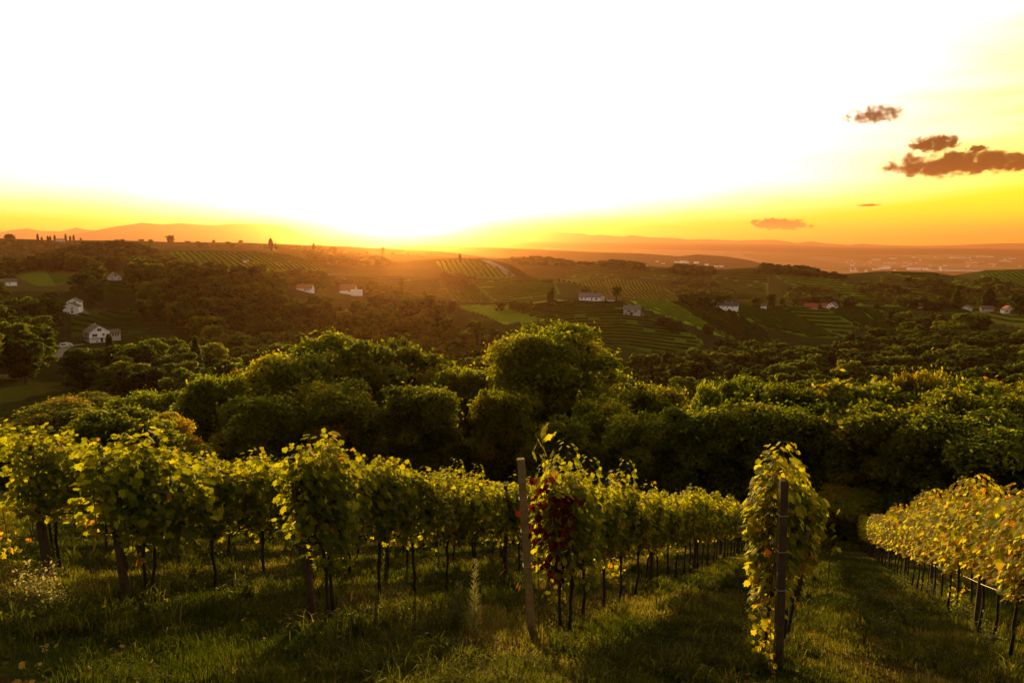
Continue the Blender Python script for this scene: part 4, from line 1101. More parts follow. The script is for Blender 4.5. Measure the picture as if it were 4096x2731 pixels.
# ------------------------------------------------------------------ weeds
def spiky_weed(x, y, h, seed, label, wid=0.10, tint=0.75):
    rg = np.random.default_rng(seed); n = 260
    o = empty('tall_weed', (x, y, float(H(x, y))), 0)
    q = rg.random(n); a_ = rg.random(n) * 6.28
    ln = wid * (1 - 0.75 * q) * (0.6 + 0.6 * rg.random(n))
    B = np.stack([0.02 * q * h, 0 * q, 0.06 + q * (h - 0.06)], -1)
    D = np.stack([np.cos(a_), np.sin(a_), 0.7 + 0 * a_], -1); D /= np.linalg.norm(D, axis=1, keepdims=True)
    Sd = np.cross(D, [0, 0, 1.0]); Sd /= np.linalg.norm(Sd, axis=1, keepdims=True)
    V = np.stack([B, B + D * ln[:, None] * .5 + Sd * 0.007, B + D * ln[:, None], B + D * ln[:, None] * .5 - Sd * 0.007], 1).reshape(-1, 3)
    link('leaves', npmesh('leaves', V, np.arange(4 * n).reshape(n, 4), None, M['weed'], {'tint': ('POINT', np.repeat(np.clip(tint - 0.4 * (1 - q) * rg.random(n), 0, 1), 4))}), o)
    MB().tube([(0, 0, -0.03), (0.01 * h, 0, h * .5), (0.02 * h, 0, h)], [0.006, 0.004, 0.002], 5).build('stem', M['weed_stem'], o)
    tag(o, label, 'weed'); return o
M['weed_stem'] = plain('weed_stem', (0.14, 0.12, 0.05), 0.9)
def bushy_weed(x, y, h, rad, seed, label, tint=0.8, n=420, name='flowering_weed'):
    rg = np.random.default_rng(seed)
    o = empty(name, (x, y, float(H(x, y))), 0); b = MB(); C = []
    for k in range(16):
        a_ = rg.random() * 6.28; e = rad * math.sqrt(rg.random()); tip = Vector((math.cos(a_) * e, math.sin(a_) * e, h * (0.55 + 0.45 * rg.random())))
        b.tube([(0, 0, 0), tip * 0.5 + Vector((0, 0, 0.05)), tip], [0.004, 0.003, 0.0015], 4)
        m_ = n // 16; C.append(np.array(tip) * (0.55 + 0.5 * rg.random((m_, 1))) + rg.normal(size=(m_, 3)) * rad * 0.14)
    C = np.vstack(C); C[:, 2] = np.maximum(C[:, 2], 0.03)
    V, Fq = quads(C, rg.normal(size=C.shape), 0.022 * (0.6 + rg.random(len(C))), 1.3, rg)
    link('blossoms', npmesh('blossoms', V, Fq, None, M['weed'], {'tint': ('POINT', np.repeat(np.clip(tint + .2 * rg.normal(size=len(C)), 0, 1), 4))}), o)
    b.build('stems', M['weed_stem'], o)
    tag(o, label, 'weed'); return o
x, y = px_xy(474, 640); spiky_weed(x, y, 0.98, 1, 'tall pale feathery spike weed left of the middle post', 0.17)
x, y = px_xy(458, 628); spiky_weed(x, y, 0.6, 2, 'shorter green weed beside the tall feathery spike weed', 0.2, 0.4)
x, y = px_xy(957, 588); spiky_weed(x, y, 0.6, 3, 'small pale spike weed in front of the yellow row', 0.12)
x, y = px_xy(47, 612); bushy_weed(x, y, 0.62, 0.26, 4, 'bushy weed with yellow flowers at the lower left')
x, y = px_xy(64, 613); bushy_weed(x, y, 0.36, 0.20, 5, 'low yellow flowered weed right of the bushy one', 0.6, 250)
x, y = px_xy(762, 600); bushy_weed(x, y, 0.75, 0.2, 6, 'airy yellow green weed left of the tall dark post', 0.6, 380)
x, y = px_xy(758, 632); bushy_weed(x, y, 0.45, 0.22, 7, 'low leafy weed in front of the airy weed', 0.35, 300)
for i, (px, py, h) in enumerate([(880, 640, .5), (905, 622, .45), (930, 600, .5), (960, 622, .5), (985, 655, .5), (870, 600, .5), (850, 615, .4), (900, 590, .5)]):
    x, y = px_xy(px, py); bushy_weed(x, y, h, 0.25, 30 + i, ['low leafy weed in the lane at the bottom right', 'leafy weed nearer the yellow row, low and dark', 'leafy weed in the lane below the far yellow vines', 'leafy weed under the middle of the yellow row',
        'leafy weed by the bottom right corner', 'leafy weed at the right foot of the tall dark post row', 'small weed in the lane right of the dark post', 'weed between the lane and the yellow row trunks'][i], 0.3, 260)
# foxtail grasses: a thin stalk with a glowing plume
M['plume'] = leafmat('plume', [(0.0, (0.45, 0.27, 0.08)), (1.0, (0.6, 0.40, 0.14))], 0.6)
fx = random.Random(9)
for i, (px, py) in enumerate([(134, 590), (137, 585), (131, 592), (153, 580), (90, 577), (311, 590), (309, 604), (325, 586), (512, 607), (508, 600), (515, 612), (500, 590), (459, 622), (540, 590), (530, 576), (586, 586), (478, 646), (608, 578), (546, 580), (570, 574), (792, 632), (350, 640), (325, 575), (490, 600), (572, 596)]):
    x, y = px_xy(px, py + 6); h = fx.uniform(0.35, 0.5); lx = fx.uniform(0.02, 0.14)
    o = empty('foxtail_grass', (x, y, float(H(x, y))), fx.random() * 0.6 - 0.3)
    MB().tube([(0, 0, 0), (lx * .3, 0, h * .6), (lx, 0, h)], [0.003, 0.0025, 0.002], 4).build('stalk', M['weed_stem'], o)
    MB().tube([(lx, 0, h - 0.01), (lx * 1.15, 0, h + 0.02), (lx * 1.4, 0, h + 0.07), (lx * 1.7, 0, h + 0.105)], [0.002, 0.010, 0.009, 0.002], 6).build('plume', M['plume'], o)
    tag(o, 'glowing foxtail grass stalk standing in the vineyard grass', 'grass stalk', 'foxtail stalks')

# ------------------------------------------------------------------ grass
def grass_sheet(name, n, rmin, rmax, hgt, wid, seed, kind):
    rg = np.random.default_rng(seed)
    u = rg.random(n); r = rmin * (rmax / rmin) ** u
    az = rg.uniform(R(-44), R(44), n)
    X = np.sin(az) * r; Y = np.cos(az) * r
    dens = fbm(X / 1.1, Y / 1.1, 3, 61)
    tuft = vnoise(X / 0.22, Y / 0.22, 63)
    k = (rg.random(n) < np.clip((dens - 0.22) * 4.0, 0.05, 1)) & (tuft > 0.25 * rg.random(n))
    X, Y, r, dens, tuft = X[k], Y[k], r[k], dens[k], tuft[k]; n = len(X)
    tr_ = X * T[0] + Y * T[1]; dr_ = np.min(np.abs(tr_[:, None] - np.array([q[1] for q in ROWS])[None, :]), axis=1)
    kk = rg.random(n) < np.clip((dr_ + 0.35 * (vnoise(X / 0.7, Y / 0.7, 99) - 0.3)) / 0.38, 0.12, 1)
    X, Y, r, dens, tuft = X[kk], Y[kk], r[kk], dens[kk], tuft[kk]; n = len(X)
    Z = H(X, Y) - 0.01
    big = np.clip((fbm(X / 0.6, Y / 0.6, 2, 65) - 0.36) * 3.4, 0.10, 1.9)
    h = hgt * (0.35 + 0.9 * rg.random(n)) * (0.5 + 0.8 * big) * (0.8 + 0.4 * tuft)
    w = wid * (0.6 + 0.8 * rg.random(n)) * (1 + r / 14)
    a_ = rg.random(n) * 6.28; lean = (0.25 + 0.7 * rg.random(n) ** 1.5)
    dx, dy = np.cos(a_), np.sin(a_)
    # blades lean along a wind-combed direction per tuft
    cx_ = (vnoise(X / 0.35, Y / 0.35, 71) - .5) * 2; cy_ = (vnoise(X / 0.35, Y / 0.35, 72) - .5) * 2
    dx = dx * 0.6 + cx_; dy = dy * 0.6 + cy_; ll = np.hypot(dx, dy) + 1e-6; dx /= ll; dy /= ll
    B = np.stack([X, Y, Z], -1); D = np.stack([dx, dy, 0 * dx], -1); S = np.stack([-dy, dx, 0 * dx], -1)
    # face blades loosely towards any side
    b_ = rg.random(n) * 6.28; S = S * 0.6 + np.stack([np.cos(b_), np.sin(b_), 0 * b_], -1) * 0.6
    up = np.array([0, 0, 1.0])
    hh = h[:, None]; ww = w[:, None]; le = lean[:, None]
    p1 = B + up * hh * 0.55 + D * hh * le * 0.25
    p2 = B + up * hh * (1.0 - 0.35 * le) + D * hh * le * 0.85
    V = np.stack([B - S * ww * .5, B + S * ww * .5, p1 + S * ww * .42, p1 - S * ww * .42, p2], 1).reshape(-1, 3)
    i = np.arange(n) * 5
    q4 = np.stack([i, i + 1, i + 2, i + 3], -1); q3 = np.stack([i + 3, i + 2, i + 4], -1)
    flat = np.concatenate([q4.ravel(), q3.ravel()]); szs = np.concatenate([np.full(n, 4), np.full(n, 3)])
    nv = fbm(X / 2.2, Y / 2.2, 4, 41)
    tt = np.clip(0.36 + np.clip((nv - 0.45) * 2.6, -0.25, 0.45) + 0.13 * rg.normal(size=n) + 0.35 * (rg.random(n) < 0.06), 0, 1)
    return npmesh(name, V, flat, szs, M['grass'], {'tint': ('POINT', np.repeat(tt, 5))})
g1 = link('grass', grass_sheet('grass', 620000, 4.4, 42, 0.16, 0.006, 1, 0)); tag(g1, kind='stuff')
# broad leafy weeds of the sward
rg = np.random.default_rng(5); n = 60000
r = 4.6 * (30 / 4.6) ** rg.random(n); az = rg.uniform(R(-44), R(44), n); X, Y = np.sin(az) * r, np.cos(az) * r
k = fbm(X / 1.3, Y / 1.3, 3, 91) > 0.50; X, Y = X[k], Y[k]; n = len(X)
C = np.stack([X, Y, H(X, Y) + 0.02 + 0.07 * rg.random(n)], -1); Nn = rg.normal(size=(n, 3)) * 0.5; Nn[:, 2] += 1
V, Fq = quads(C, Nn, 0.028 * (0.5 + rg.random(n)), 1.4, rg)
gw = link('ground_cover_plants', npmesh('ground_cover_plants', V, Fq, None, M['grass'], {'tint': ('POINT', np.repeat(np.clip(0.25 + 0.15 * rg.normal(size=n), 0, 1), 4))})); tag(gw, kind='stuff')

# longer rank tufts standing out of the sward
rg = np.random.default_rng(15); nt_ = 2600
r = 4.6 * (26 / 4.6) ** rg.random(nt_); az = rg.uniform(R(-43), R(43), nt_); TX, TY = np.sin(az) * r, np.cos(az) * r
k = fbm(TX / 1.4, TY / 1.4, 3, 121) > 0.47; TX, TY = TX[k], TY[k]
m_ = 34; n = len(TX) * m_
X = np.repeat(TX, m_) + rg.normal(size=n) * 0.05; Y = np.repeat(TY, m_) + rg.normal(size=n) * 0.05
hs = np.repeat(0.16 + 0.20 * rg.random(len(TX)) ** 1.6, m_) * (0.5 + 0.7 * rg.random(n)); tb = np.repeat(0.25 + 0.45 * rg.random(len(TX)) ** 1.5, m_)
a_ = rg.random(n) * 6.28; D = np.stack([np.cos(a_), np.sin(a_), 0 * a_], -1); le = (0.3 + 0.9 * rg.random(n))[:, None]; b_ = rg.random(n) * 6.28
S = np.stack([np.cos(b_), np.sin(b_), 0 * b_], -1); B = np.stack([X, Y, H(X, Y) - 0.01], -1); up = np.array([0, 0, 1.0]); hh = hs[:, None]; ww = (0.005 + 0.004 * rg.random(n))[:, None] * (1 + np.hypot(X, Y)[:, None] / 16)
p1 = B + up * hh * 0.6 + D * hh * le * 0.22; p2 = B + up * hh * (0.95 - 0.28 * le) + D * hh * le * 0.6; p3 = B + up * hh * (1.0 - 0.55 * le) + D * hh * le * 0.95
V = np.stack([B - S * ww * .5, B + S * ww * .5, p1 + S * ww * .5, p1 - S * ww * .5, p2 + S * ww * .35, p2 - S * ww * .35, p3], 1).reshape(-1, 3)
i = np.arange(n) * 7; flat = np.concatenate([np.stack([i, i + 1, i + 2, i + 3], -1).ravel(), np.stack([i + 3, i + 2, i + 4, i + 5], -1).ravel(), np.stack([i + 5, i + 4, i + 6], -1).ravel()])
szs = np.concatenate([np.full(2 * n, 4), np.full(n, 3)])
tg = link('rank_grass', npmesh('rank_grass', V, flat, szs, M['grass'], {'tint': ('POINT', np.repeat(np.clip(tb + 0.12 * rg.normal(size=n), 0, 1), 7))})); tag(tg, kind='stuff')
# fallen vine leaves
rg = np.random.default_rng(16); n = 5200
r = 4.8 * (28 / 4.8) ** rg.random(n); az = rg.uniform(R(-43), R(43), n); X, Y = np.sin(az) * r, np.cos(az) * r
tr_ = X * T[0] + Y * T[1]; dr_ = np.min(np.abs(tr_[:, None] - np.array([q[1] for q in ROWS])[None, :]), axis=1)
k = rg.random(n) < np.exp(-dr_ / 0.45) + 0.08; X, Y = X[k], Y[k]; n = len(X)
C = np.stack([X, Y, H(X, Y) + 0.02 + 0.03 * rg.random(n)], -1); Nn = rg.normal(size=(n, 3)) * 0.45; Nn[:, 2] += 1
V, Fc = leaves(C, Nn, rg.normal(size=(n, 3)), 0.05 * (0.5 + 0.7 * rg.random(n)), rg, 0.5)
fo = link('fallen_leaves', npmesh('fallen_leaves', V, Fc, None, M['fallen'], {'tint': ('POINT', np.repeat(rg.random(n), len(LO) + 1))})); tag(fo, kind='stuff')
# ------------------------------------------------------------------ houses
def face_yaw(p): return -math.atan2(p.x, p.y)
def gable_house(p, w, d, h, rh, label, yaw=0.0, ridge='x', wall='plaster', roof='roof_brown', wins=(), door=None, chim=(), over=0.5, name='house', cat='house', hip=0.0, parent=None, off=(0, 0), group=None, roofw=0.0):
    """ridge 'x': eaves face the viewer; 'y': the gable faces the viewer"""
    if parent is None:
        o = empty(name, p, face_yaw(p) + yaw); tag(o, label, cat, group)
    else: o = parent
    ox, oy = off
    b = MB()
    if ridge == 'x':
        n = len(b.v)
        b.prism([(-d / 2, -2), (d / 2, -2), (d / 2, h), (0, h + rh), (-d / 2, h)], -w / 2, w / 2)
        b.v = [(y + ox, x + oy, z) for (x, y, z) in b.v]
    else:
        b.prism([(-w / 2, -2), (w / 2, -2), (w / 2, h), (0, h + rh), (-w / 2, h)], -d / 2, d / 2)
        b.v = [(x + ox, y + oy, z) for (x, y, z) in b.v]
    wl_ = b.build('wall', M[wall], o)
    r = MB(); th = 0.22
    span, ln = (d, w) if ridge == 'x' else (w, d)
    e = over; sl = rh / (span / 2)
    for sgn in (-1, 1):
        pts = [(sgn * (span / 2 + e), h - sl * e + 0.03), (0, h + rh + 0.03), (0, h + rh + 0.03 + th), (sgn * (span / 2 + e), h - sl * e + 0.03 + th)]
        r.prism(pts, -ln / 2 - e, ln / 2 + e)
    if ridge == 'x': r.v = [(y + ox, x + oy, z) for (x, y, z) in r.v]
    else: r.v = [(x + ox, y + oy, z) for (x, y, z) in r.v]
    ro = r.build('roof', M[roof], o)
    for (cx, cz) in chim:
        c = MB().box((ox + cx, oy + 0.4, h + rh * 0.6 + cz), (0.6, 0.6, 2.2)).build('chimney', M['plaster_dirty'], ro)
    fy = oy - (d / 2) - 0.02
    for (wx, wz, ww, wh) in wins:
        f = MB(); t = 0.09
        f.box((ox + wx, fy - 0.03, wz + wh / 2), (ww + 0.2, 0.06, t)); f.box((ox + wx, fy - 0.03, wz - wh / 2), (ww + 0.2, 0.06, t))
        f.box((ox + wx - ww / 2, fy - 0.028, wz), (t, 0.05, wh - t)); f.box((ox + wx + ww / 2, fy - 0.028, wz), (t, 0.05, wh - t))
        wo_ = MB().box((ox + wx, fy, wz), (ww, 0.06, wh)).build('window', M['glass'], o)
        f.box((ox + wx, fy - 0.045, wz), (0.06, 0.03, wh - t)).build('frame', M['white_frame'], wo_)
    if door:
        MB().box((ox + door[0], fy - 0.01, door[1] / 2 + 0.05), (door[2], 0.1, door[1])).build('door', M['dark_wood'], o)
    return o
# the big white house below the meadow
p = at(97.5, 340.8)
h1 = gable_house(p, 9.2, 9.5, 5.2, 3.3, 'biggest white house on the left with a dark gable window and a glazed side wing', ridge='y',
    wins=[(0.0, 6.2, 1.8, 1.4), (-2.2, 3.6, 2.2, 1.4), (1.7, 3.7, 1.1, 1.3), (2.5, 1.3, 0.8, 0.7)], door=(0.8, 2.0, 1.1), chim=[(-0.4, 0.9)], yaw=0.25, over=0.7)
gable_house(p, 5.6, 6.0, 3.9, 1.4, None, ridge='x', wall='plaster_dirty', parent=h1, off=(7.3, 0.6), wins=[(-1.9, 2.9, 0.9, 1.7), (-0.7, 2.9, 0.9, 1.7), (0.5, 2.9, 0.9, 1.7), (1.7, 2.9, 0.9, 1.7)])
pr = MB()
for yy in (-4.0, 1.5): pr.box((-6.2, yy, 1.9), (0.2, 0.2, 5.0))
pr.box((-5.7, -1.0, 4.5), (2.1, 6.6, 0.18)); pr.box((-5.5, -1.0, 2.2), (1.7, 6.0, 0.16)); pr.build('porch', M['dark_wood'], h1)
MB().box((0.6, -5.6, 2.42), (9.6, 1.5, 0.18)).build('balcony', M['plaster_dirty'], h1)
# tall double gabled house
p = at(72.5, 312.5)
h2 = gable_house(p, 8.0, 6.0, 3.9, 2.3, 'tall white house on the wooded spur with two stacked gables', ridge='y', wins=[(0.7, 2.9, 1.3, 0.9)], door=(0.6, 1.8, 0.9), yaw=-0.25)
gable_house(p, 7.0, 6.0, 6.2, 2.0, None, ridge='y', parent=h2, off=(0.0, 5.9), wins=[(0.9, 6.0 - 0.0, 1.0, 1.5), (-1.9, 5.6, 0.9, 1.3)])
p = at(114.6, 279.5)
gable_house(p, 8.4, 9.0, 2.3, 3.0, 'small white gabled cottage high on the wooded spur above a few vine rows', ridge='y', wins=[(0.2, 3.7, 1.2, 1.9), (-2.2, 1.0, 0.9, 0.8), (2.4, 1.0, 0.9, 0.8)], yaw=0.15, over=0.8)
p = at(305.5, 291)
h = gable_house(p, 14.5, 7.5, 3.2, 3.4, 'low white cottage with a brown roof beside striped vines left of the sunbeam', ridge='x', roof='roof_orange', wins=[(1.0, 1.8, 1.6, 1.6), (3.0, 1.8, 1.0, 1.8), (4.8, 1.8, 1.0, 1.8)], chim=[(-2.5, 1.4)], yaw=-0.35)
p = at(348.5, 293)
h = gable_house(p, 15.0, 10.0, 3.6, 5.2, 'white farmhouse with a big orange brown roof nearest the sunbeam', ridge='x', roof='roof_orange', wins=[(2.2, 2.6, 1.5, 1.0)], yaw=-0.25)
MB().box((9.5, -6.5, 1.2), (10.5, 5.0, 6.0)).build('annex', M['plaster'], h)
p = at(590, 299.6)
h = gable_house(p, 17.5, 8.0, 2.7, 3.2, 'long white house with grey roof and skylights at the top of the terraced vines', ridge='x', roof='roof_grey', wins=[(-6.5, 1.5, 1.6, 1.3), (-3.5, 1.5, 0.9, 1.8), (5.5, 1.2, 2.0, 1.4)], door=(1.8, 2.0, 1.0), yaw=-0.1)
MB().box((10.4, 0.5, 0.9), (3.0, 4.5, 3.6)).build('garage', M['plaster_dirty'], h)
p = at(610.5, 300.5); gable_house(p, 5.5, 5.0, 1.6, 1.4, 'little shed with a pinkish roof under the yellow tree between the house and lamp post', ridge='x', roof='roof_brown', wall='plaster_dirty', name='shed', cat='shed', yaw=0.3)
p = at(632, 314.2)
h = gable_house(p, 12.8, 7.0, 4.3, 2.6, 'long dark two storey barn standing alone amid the terraced vines', ridge='x', roof='roof_grey', wall='plaster_dirty', wins=[(-2.4, 3.1, 2.8, 1.1), (2.7, 3.1, 2.4, 1.0), (-4.6, 0.9, 1.2, 1.5)], door=(-0.5, 2.0, 2.4), name='barn', cat='barn')
MB().box((-1.2, -4.0, 2.3), (10, 1.1, 0.15)).build('balcony', M['dark_wood'], h)
p = at(728.5, 309.5)
h = gable_house(p, 15.0, 8.0, 3.8, 2.4, 'white house with a dark green roof and two chimneys right of the striped slope', ridge='x', roof='roof_green', wins=[(-3.9, 2.7, 0.7, 1.2), (-0.4, 2.7, 0.7, 1.2), (3.6, 2.7, 0.7, 1.2)], chim=[(-2.5, 1.2), (2.6, 0.8)], yaw=-0.12)
gable_house(p, 5.0, 6.0, 4.0, 2.8, None, ridge='y', roof='roof_brown', wall='plaster_dirty', parent=h, off=(-8.0, 5.5))
p = at(763.5, 309); gable_house(p, 4.8, 5.0, 3.2, 1.4, 'tiny cream cottage between two dark round trees on the ridge', ridge='x', roof='roof_brown', wins=[(-0.9, 1.8, 0.7, 0.9)], name='cottage', cat='cottage')
p = at(811, 308); gable_house(p, 11.0, 7.0, 1.8, 2.7, 'red walled low building with a red roof on the ridge', ridge='x', roof='roof_red', wall='pink_wall', wins=[(0, 1.0, 1.0, 1.0)])
p = at(832.5, 308); h = gable_house(p, 7.4, 8.0, 2.6, 3.4, 'white gabled house with a pink roof right of the red building', ridge='y', roof='roof_brown', wins=[(-0.3, 3.9, 0.9, 1.5), (-2.0, 1.2, 0.9, 1.2), (2.0, 1.2, 3.0, 1.2)], yaw=-0.35)
gable_house(p, 6.0, 5.0, 2.4, 1.8, None, ridge='x', roof='roof_red', wall='plaster_dirty', parent=h, off=(-6.6, 1.0))
p = at(922, 308.3); gable_house(p, 12.0, 7.5, 2.1, 2.9, 'low cream house with a brown roof on the far right ridge', ridge='x', roof='roof_brown', wins=[(-4.0, 1.0, 1.0, 1.0)], yaw=-0.3)
p = at(966, 310); gable_house(p, 7.5, 7.0, 2.2, 1.9, 'little white house with a grey roof beside the dark conifer', ridge='y', roof='roof_grey', wins=[(1.0, 1.0, 1.6, 1.1)], yaw=-0.4)
p = at(986.5, 311); gable_house(p, 9.0, 6.0, 2.6, 2.2, 'brown walled barn under the tall yellowish tree', ridge='x', roof='roof_brown', wall='plaster_dirty', wins=[(-3.2, 1.6, 0.9, 1.5)], name='barn', cat='barn', yaw=0.3)
p = at(1007, 312.4); gable_house(p, 7.6, 8.0, 3.0, 3.1, 'white gabled house with a red roof, rightmost of the ridge houses', ridge='y', roof='roof_red', wins=[(0.0, 4.0, 0.8, 1.1), (-1.6, 1.9, 1.6, 1.0), (1.6, 1.9, 1.6, 1.0)], yaw=0.35)
for (px, py, w, lab) in [(5, 285, 16, 'long pale farm shed at the left edge beyond the trees'), (246, 262, 7, 'small white house in dark bushes of the upper left fields'),
        (166, 259.5, 11, 'low pale barn on the upper left vineyard slope'), (272, 250, 14, 'low dark farm building on the left skyline ridge'), (61, 241, 26, 'long flat building on the far left skyline'),
        (330, 263, 7, 'tiny white hut on the slope left of the sun'), (642, 266, 22, 'pale manor house on the wooded rise in the middle distance')]:
    p = at(px, py); gable_house(p, w, w * 0.5, 3.0 if w < 20 else 4.2, 2.2, lab, ridge='x', roof='roof_brown', wins=[(-w * .25, 1.7, 1.0, 1.0), (w * .2, 1.7, 1.0, 1.0)])
# distant village and town
rt = random.Random(12)
far_b = [(677, 262.3, 5, 1.3), (683.5, 262.6, 7, 2.2), (687, 263, 4, 1.5), (696.5, 263, 4.5, 1.6), (706.5, 265, 3.5, 1.6), (707, 267, 5, 1.3), (710.5, 268, 3, 1.6), (716, 266.5, 4, 1.2), (721.5, 266.5, 4, 1.2), (657, 261.5, 3, 1.1), (663, 263.5, 3, 1.0),
         (876, 269.5, 6, 1.4), (881.8, 269, 5, 2.0), (887, 268.8, 5.5, 2.6), (866, 271.5, 2, 1.8), (854, 271, 6, 1.3), (909, 269.4, 4, 1.6), (912.5, 269.8, 6, 2.2), (918.8, 270, 3.2, 2.4), (924.7, 270, 4, 2.2), (929, 270, 3, 1.5), (935, 270.6, 8, 1.0),
         (940.2, 269.8, 1.4, 3.2), (962, 270.8, 30, 1.3), (905, 266, 5, 0.9), (892, 263, 6, .7), (876, 259.5, 7, .7), (893, 258.5, 5, .8), (960, 257.5, 14, .6), (985, 256.5, 12, .6), (1005, 261, 8, .7), (972, 262.5, 9, .7), (992, 264, 6, .7), (1012, 258.5, 5, .7)]
for k in range(34):
    far_b.append((rt.uniform(845, 1024), rt.uniform(257, 271), rt.uniform(1.2, 3), rt.uniform(.6, 1.1)))
for (px, py, wpx, hpx) in far_b:
    q = cast(px, py)[0]; r = math.hypot(q[0], q[1])
    if not r > 2500: continue
    p = Vector((q[0], q[1], float(H(q[0], q[1])))); m = r / F
    tall = hpx > 1.7; rel = 'tall' if tall else 'low'
    o = empty('town_building', p, face_yaw(p) + rt.uniform(-.3, .3))
    w, hh = wpx * m, hpx * m
    MB().box((0, 0, hh / 2 - 3), (w, max(12, w * .35), hh + 6)).build('wall', M['plaster'], o)
    if not tall:
        MB().prism([(-w / 2 - 1, hh), (w / 2 + 1, hh), (w / 2 * .8, hh + hh * .35), (-w / 2 * .8, hh + hh * .35)], -max(6, w * .18) - 1, max(6, w * .18) + 1).build('roof', M['roof_brown'], o)
    else:
        MB().box((0, 0, hh + .8), (w * 1.02, max(12, w * .35) * 1.04, 1.2)).build('roof', M['roof_grey'], o)
    tag(o, 'pale %s building of the hazy %s' % (rel, 'hillside village in the middle' if px < 800 else 'town on the far plain at right'), 'building', 'buildings of the hazy village' if px < 800 else 'buildings of the distant town')

# ------------------------------------------------------------------ poles
for (px, py, h, lab) in [(465.5, 304.5, 9, 'utility pole by the meadow right of the sunbeam'), (501, 304.3, 8, 'utility pole at the right end of the meadow tree line'), (622.3, 303.5, 8, 'light wooden pole just above the barn on the terraces'),
        (648.5, 303.5, 7, 'utility pole at the top of the bright green strip'), (662, 303.5, 7, 'slim pole right of the bright green strip top'), (715, 314.5, 8, 'pole standing in the dark striped vineyard'),
        (789, 308.5, 8, 'utility pole on the ridge left of the red building'), (958, 310, 9, 'utility pole left of the conifer on the right ridge'), (914 + 18, 308, 10, 'lamp topped pole right of the low cream house'),
        (61, 345.3, 11, 'utility pole behind the parked white van'), (68.5, 344.5, 10, 'utility pole right of the parked white van')]:
    p = at(px, py); o = empty('utility_pole', p, face_yaw(p))
    MB().tube([(0, 0, -0.5), (0, 0, h * .5), (0, 0, h)], [0.17, 0.15, 0.12], 8).build('pole', M['wood_post'], o)
    MB().box((0, -0.16, h - 0.5), (1.6, 0.12, 0.14)).box((-0.6, -0.16, h - 0.33), (0.1, 0.1, 0.2)).box((0.6, -0.16, h - 0.33), (0.1, 0.1, 0.2)).build('crossarm', M['wood_post'], o)
    tag(o, lab, 'pole')

# ------------------------------------------------------------------ vehicles
def car(p, yaw, L, W, Hh, van, paint, label):
    o = empty('parked_van' if van else 'parked_car', p, yaw)
    k = 0.3
    if van: prof = [(-L / 2, k), (L / 2, k), (L / 2, 0.95), (L / 2 - 0.9, 1.15), (L / 2 - 1.5, Hh - .1), (L / 2 - 1.8, Hh), (-L / 2 + .15, Hh), (-L / 2, Hh - .2)]
    else: prof = [(-L / 2, k), (L / 2, k), (L / 2, 0.75), (L / 2 - 1.1, 0.92), (L / 2 - 1.7, Hh - .03), (L / 2 - 2.0, Hh), (-L / 2 + 1.1, Hh), (-L / 2 + .4, 0.98), (-L / 2, 0.92)]
    MB().prism(prof, -W / 2, W / 2).build('body', M[paint], o)
    g = MB(); z0 = 1.2 if van else 0.98
    for s in (-1, 1): g.box((-0.1, s * (W / 2 + 0.005), (z0 + Hh - 0.15) / 2), (L * 0.42, 0.02, Hh - 0.15 - z0))
    g.build('side_window', M['glass'], o)
    a_ = (L / 2 - 0.95, 1.22) if van else (L / 2 - 1.15, 0.97); b_ = (L / 2 - 1.45, Hh - .18) if van else (L / 2 - 1.65, Hh - .08)
    MB().poly([(a_[0] + .03, -W / 2 + .15, a_[1]), (a_[0] + .03, W / 2 - .15, a_[1]), (b_[0] + .04, W / 2 - .2, b_[1]), (b_[0] + .04, -W / 2 + .2, b_[1])]).build('windscreen', M['glass'], o)
    for sx in (-1, 1):
        for sy in (-1, 1):
            b = MB(); b.tube([(sx * L * .31, sy * (W / 2 - .2), .33), (sx * L * .31, sy * (W / 2 + .02), .33)], .33, 14); w_ = b.build('wheel', M['rubber'], o)
            MB().tube([(sx * L * .31, sy * (W / 2 - .02), .33), (sx * L * .31, sy * (W / 2 + .03), .33)], .18, 10).build('rim', M['white_frame'], w_)
    for sy in (-1, 1): MB().box((L / 2 + .01, sy * (W / 2 - .25), .72), (.05, .3, .16)).build('headlight', M['white_frame'], o)
    tag(o, label, 'van' if van else 'car')
p = at(62.3, 347); car(p, -2.2, 4.8, 1.95, 2.0, True, 'car_paint', 'white van parked on the track left of the biggest white house')
p = at(67.5, 345.6); car(p, -2.5, 4.2, 1.75, 1.45, False, 'car_paint', 'white car parked beside the white van')
p = at(94.5, 341.9); car(p, 0.1, 4.1, 1.75, 1.42, False, 'car_grey', 'dark car parked in front of the biggest white house')

# ------------------------------------------------------------------ hay bales
for i, px in enumerate((-2, 2.5, 6.7, 10.8, 14.8, 18.6)):
    p = at(px, 378.6); o_ = MB(); r = 0.68
    pts = []; n0 = 0; K = 20
    for (yy, rr) in ((-.62, r * .93), (-.58, r), (-.2, r * 1.01), (.2, r * 1.01), (.58, r), (.62, r * .93)):
        o_.v += [(rr * math.cos(6.283 * j / K), yy, r * .96 + rr * math.sin(6.283 * j / K)) for j in range(K)]
    for a_ in range(5):
        for j in range(K): o_.f.append([a_ * K + j, a_ * K + (j + 1) % K, (a_ + 1) * K + (j + 1) % K, (a_ + 1) * K + j])
    o_.f.append(list(range(K))); o_.f.append([5 * K + j for j in reversed(range(K))])
    b = o_.build('hay_bale', M['hay']); b.location = p; b.rotation_euler = (0, 0, face_yaw(p) + random.uniform(-.15, .15))
    tag(b, '%s round hay bale from the right in the row at the left edge' % ORD[6 - i], 'hay bale', 'hay bales in a row')

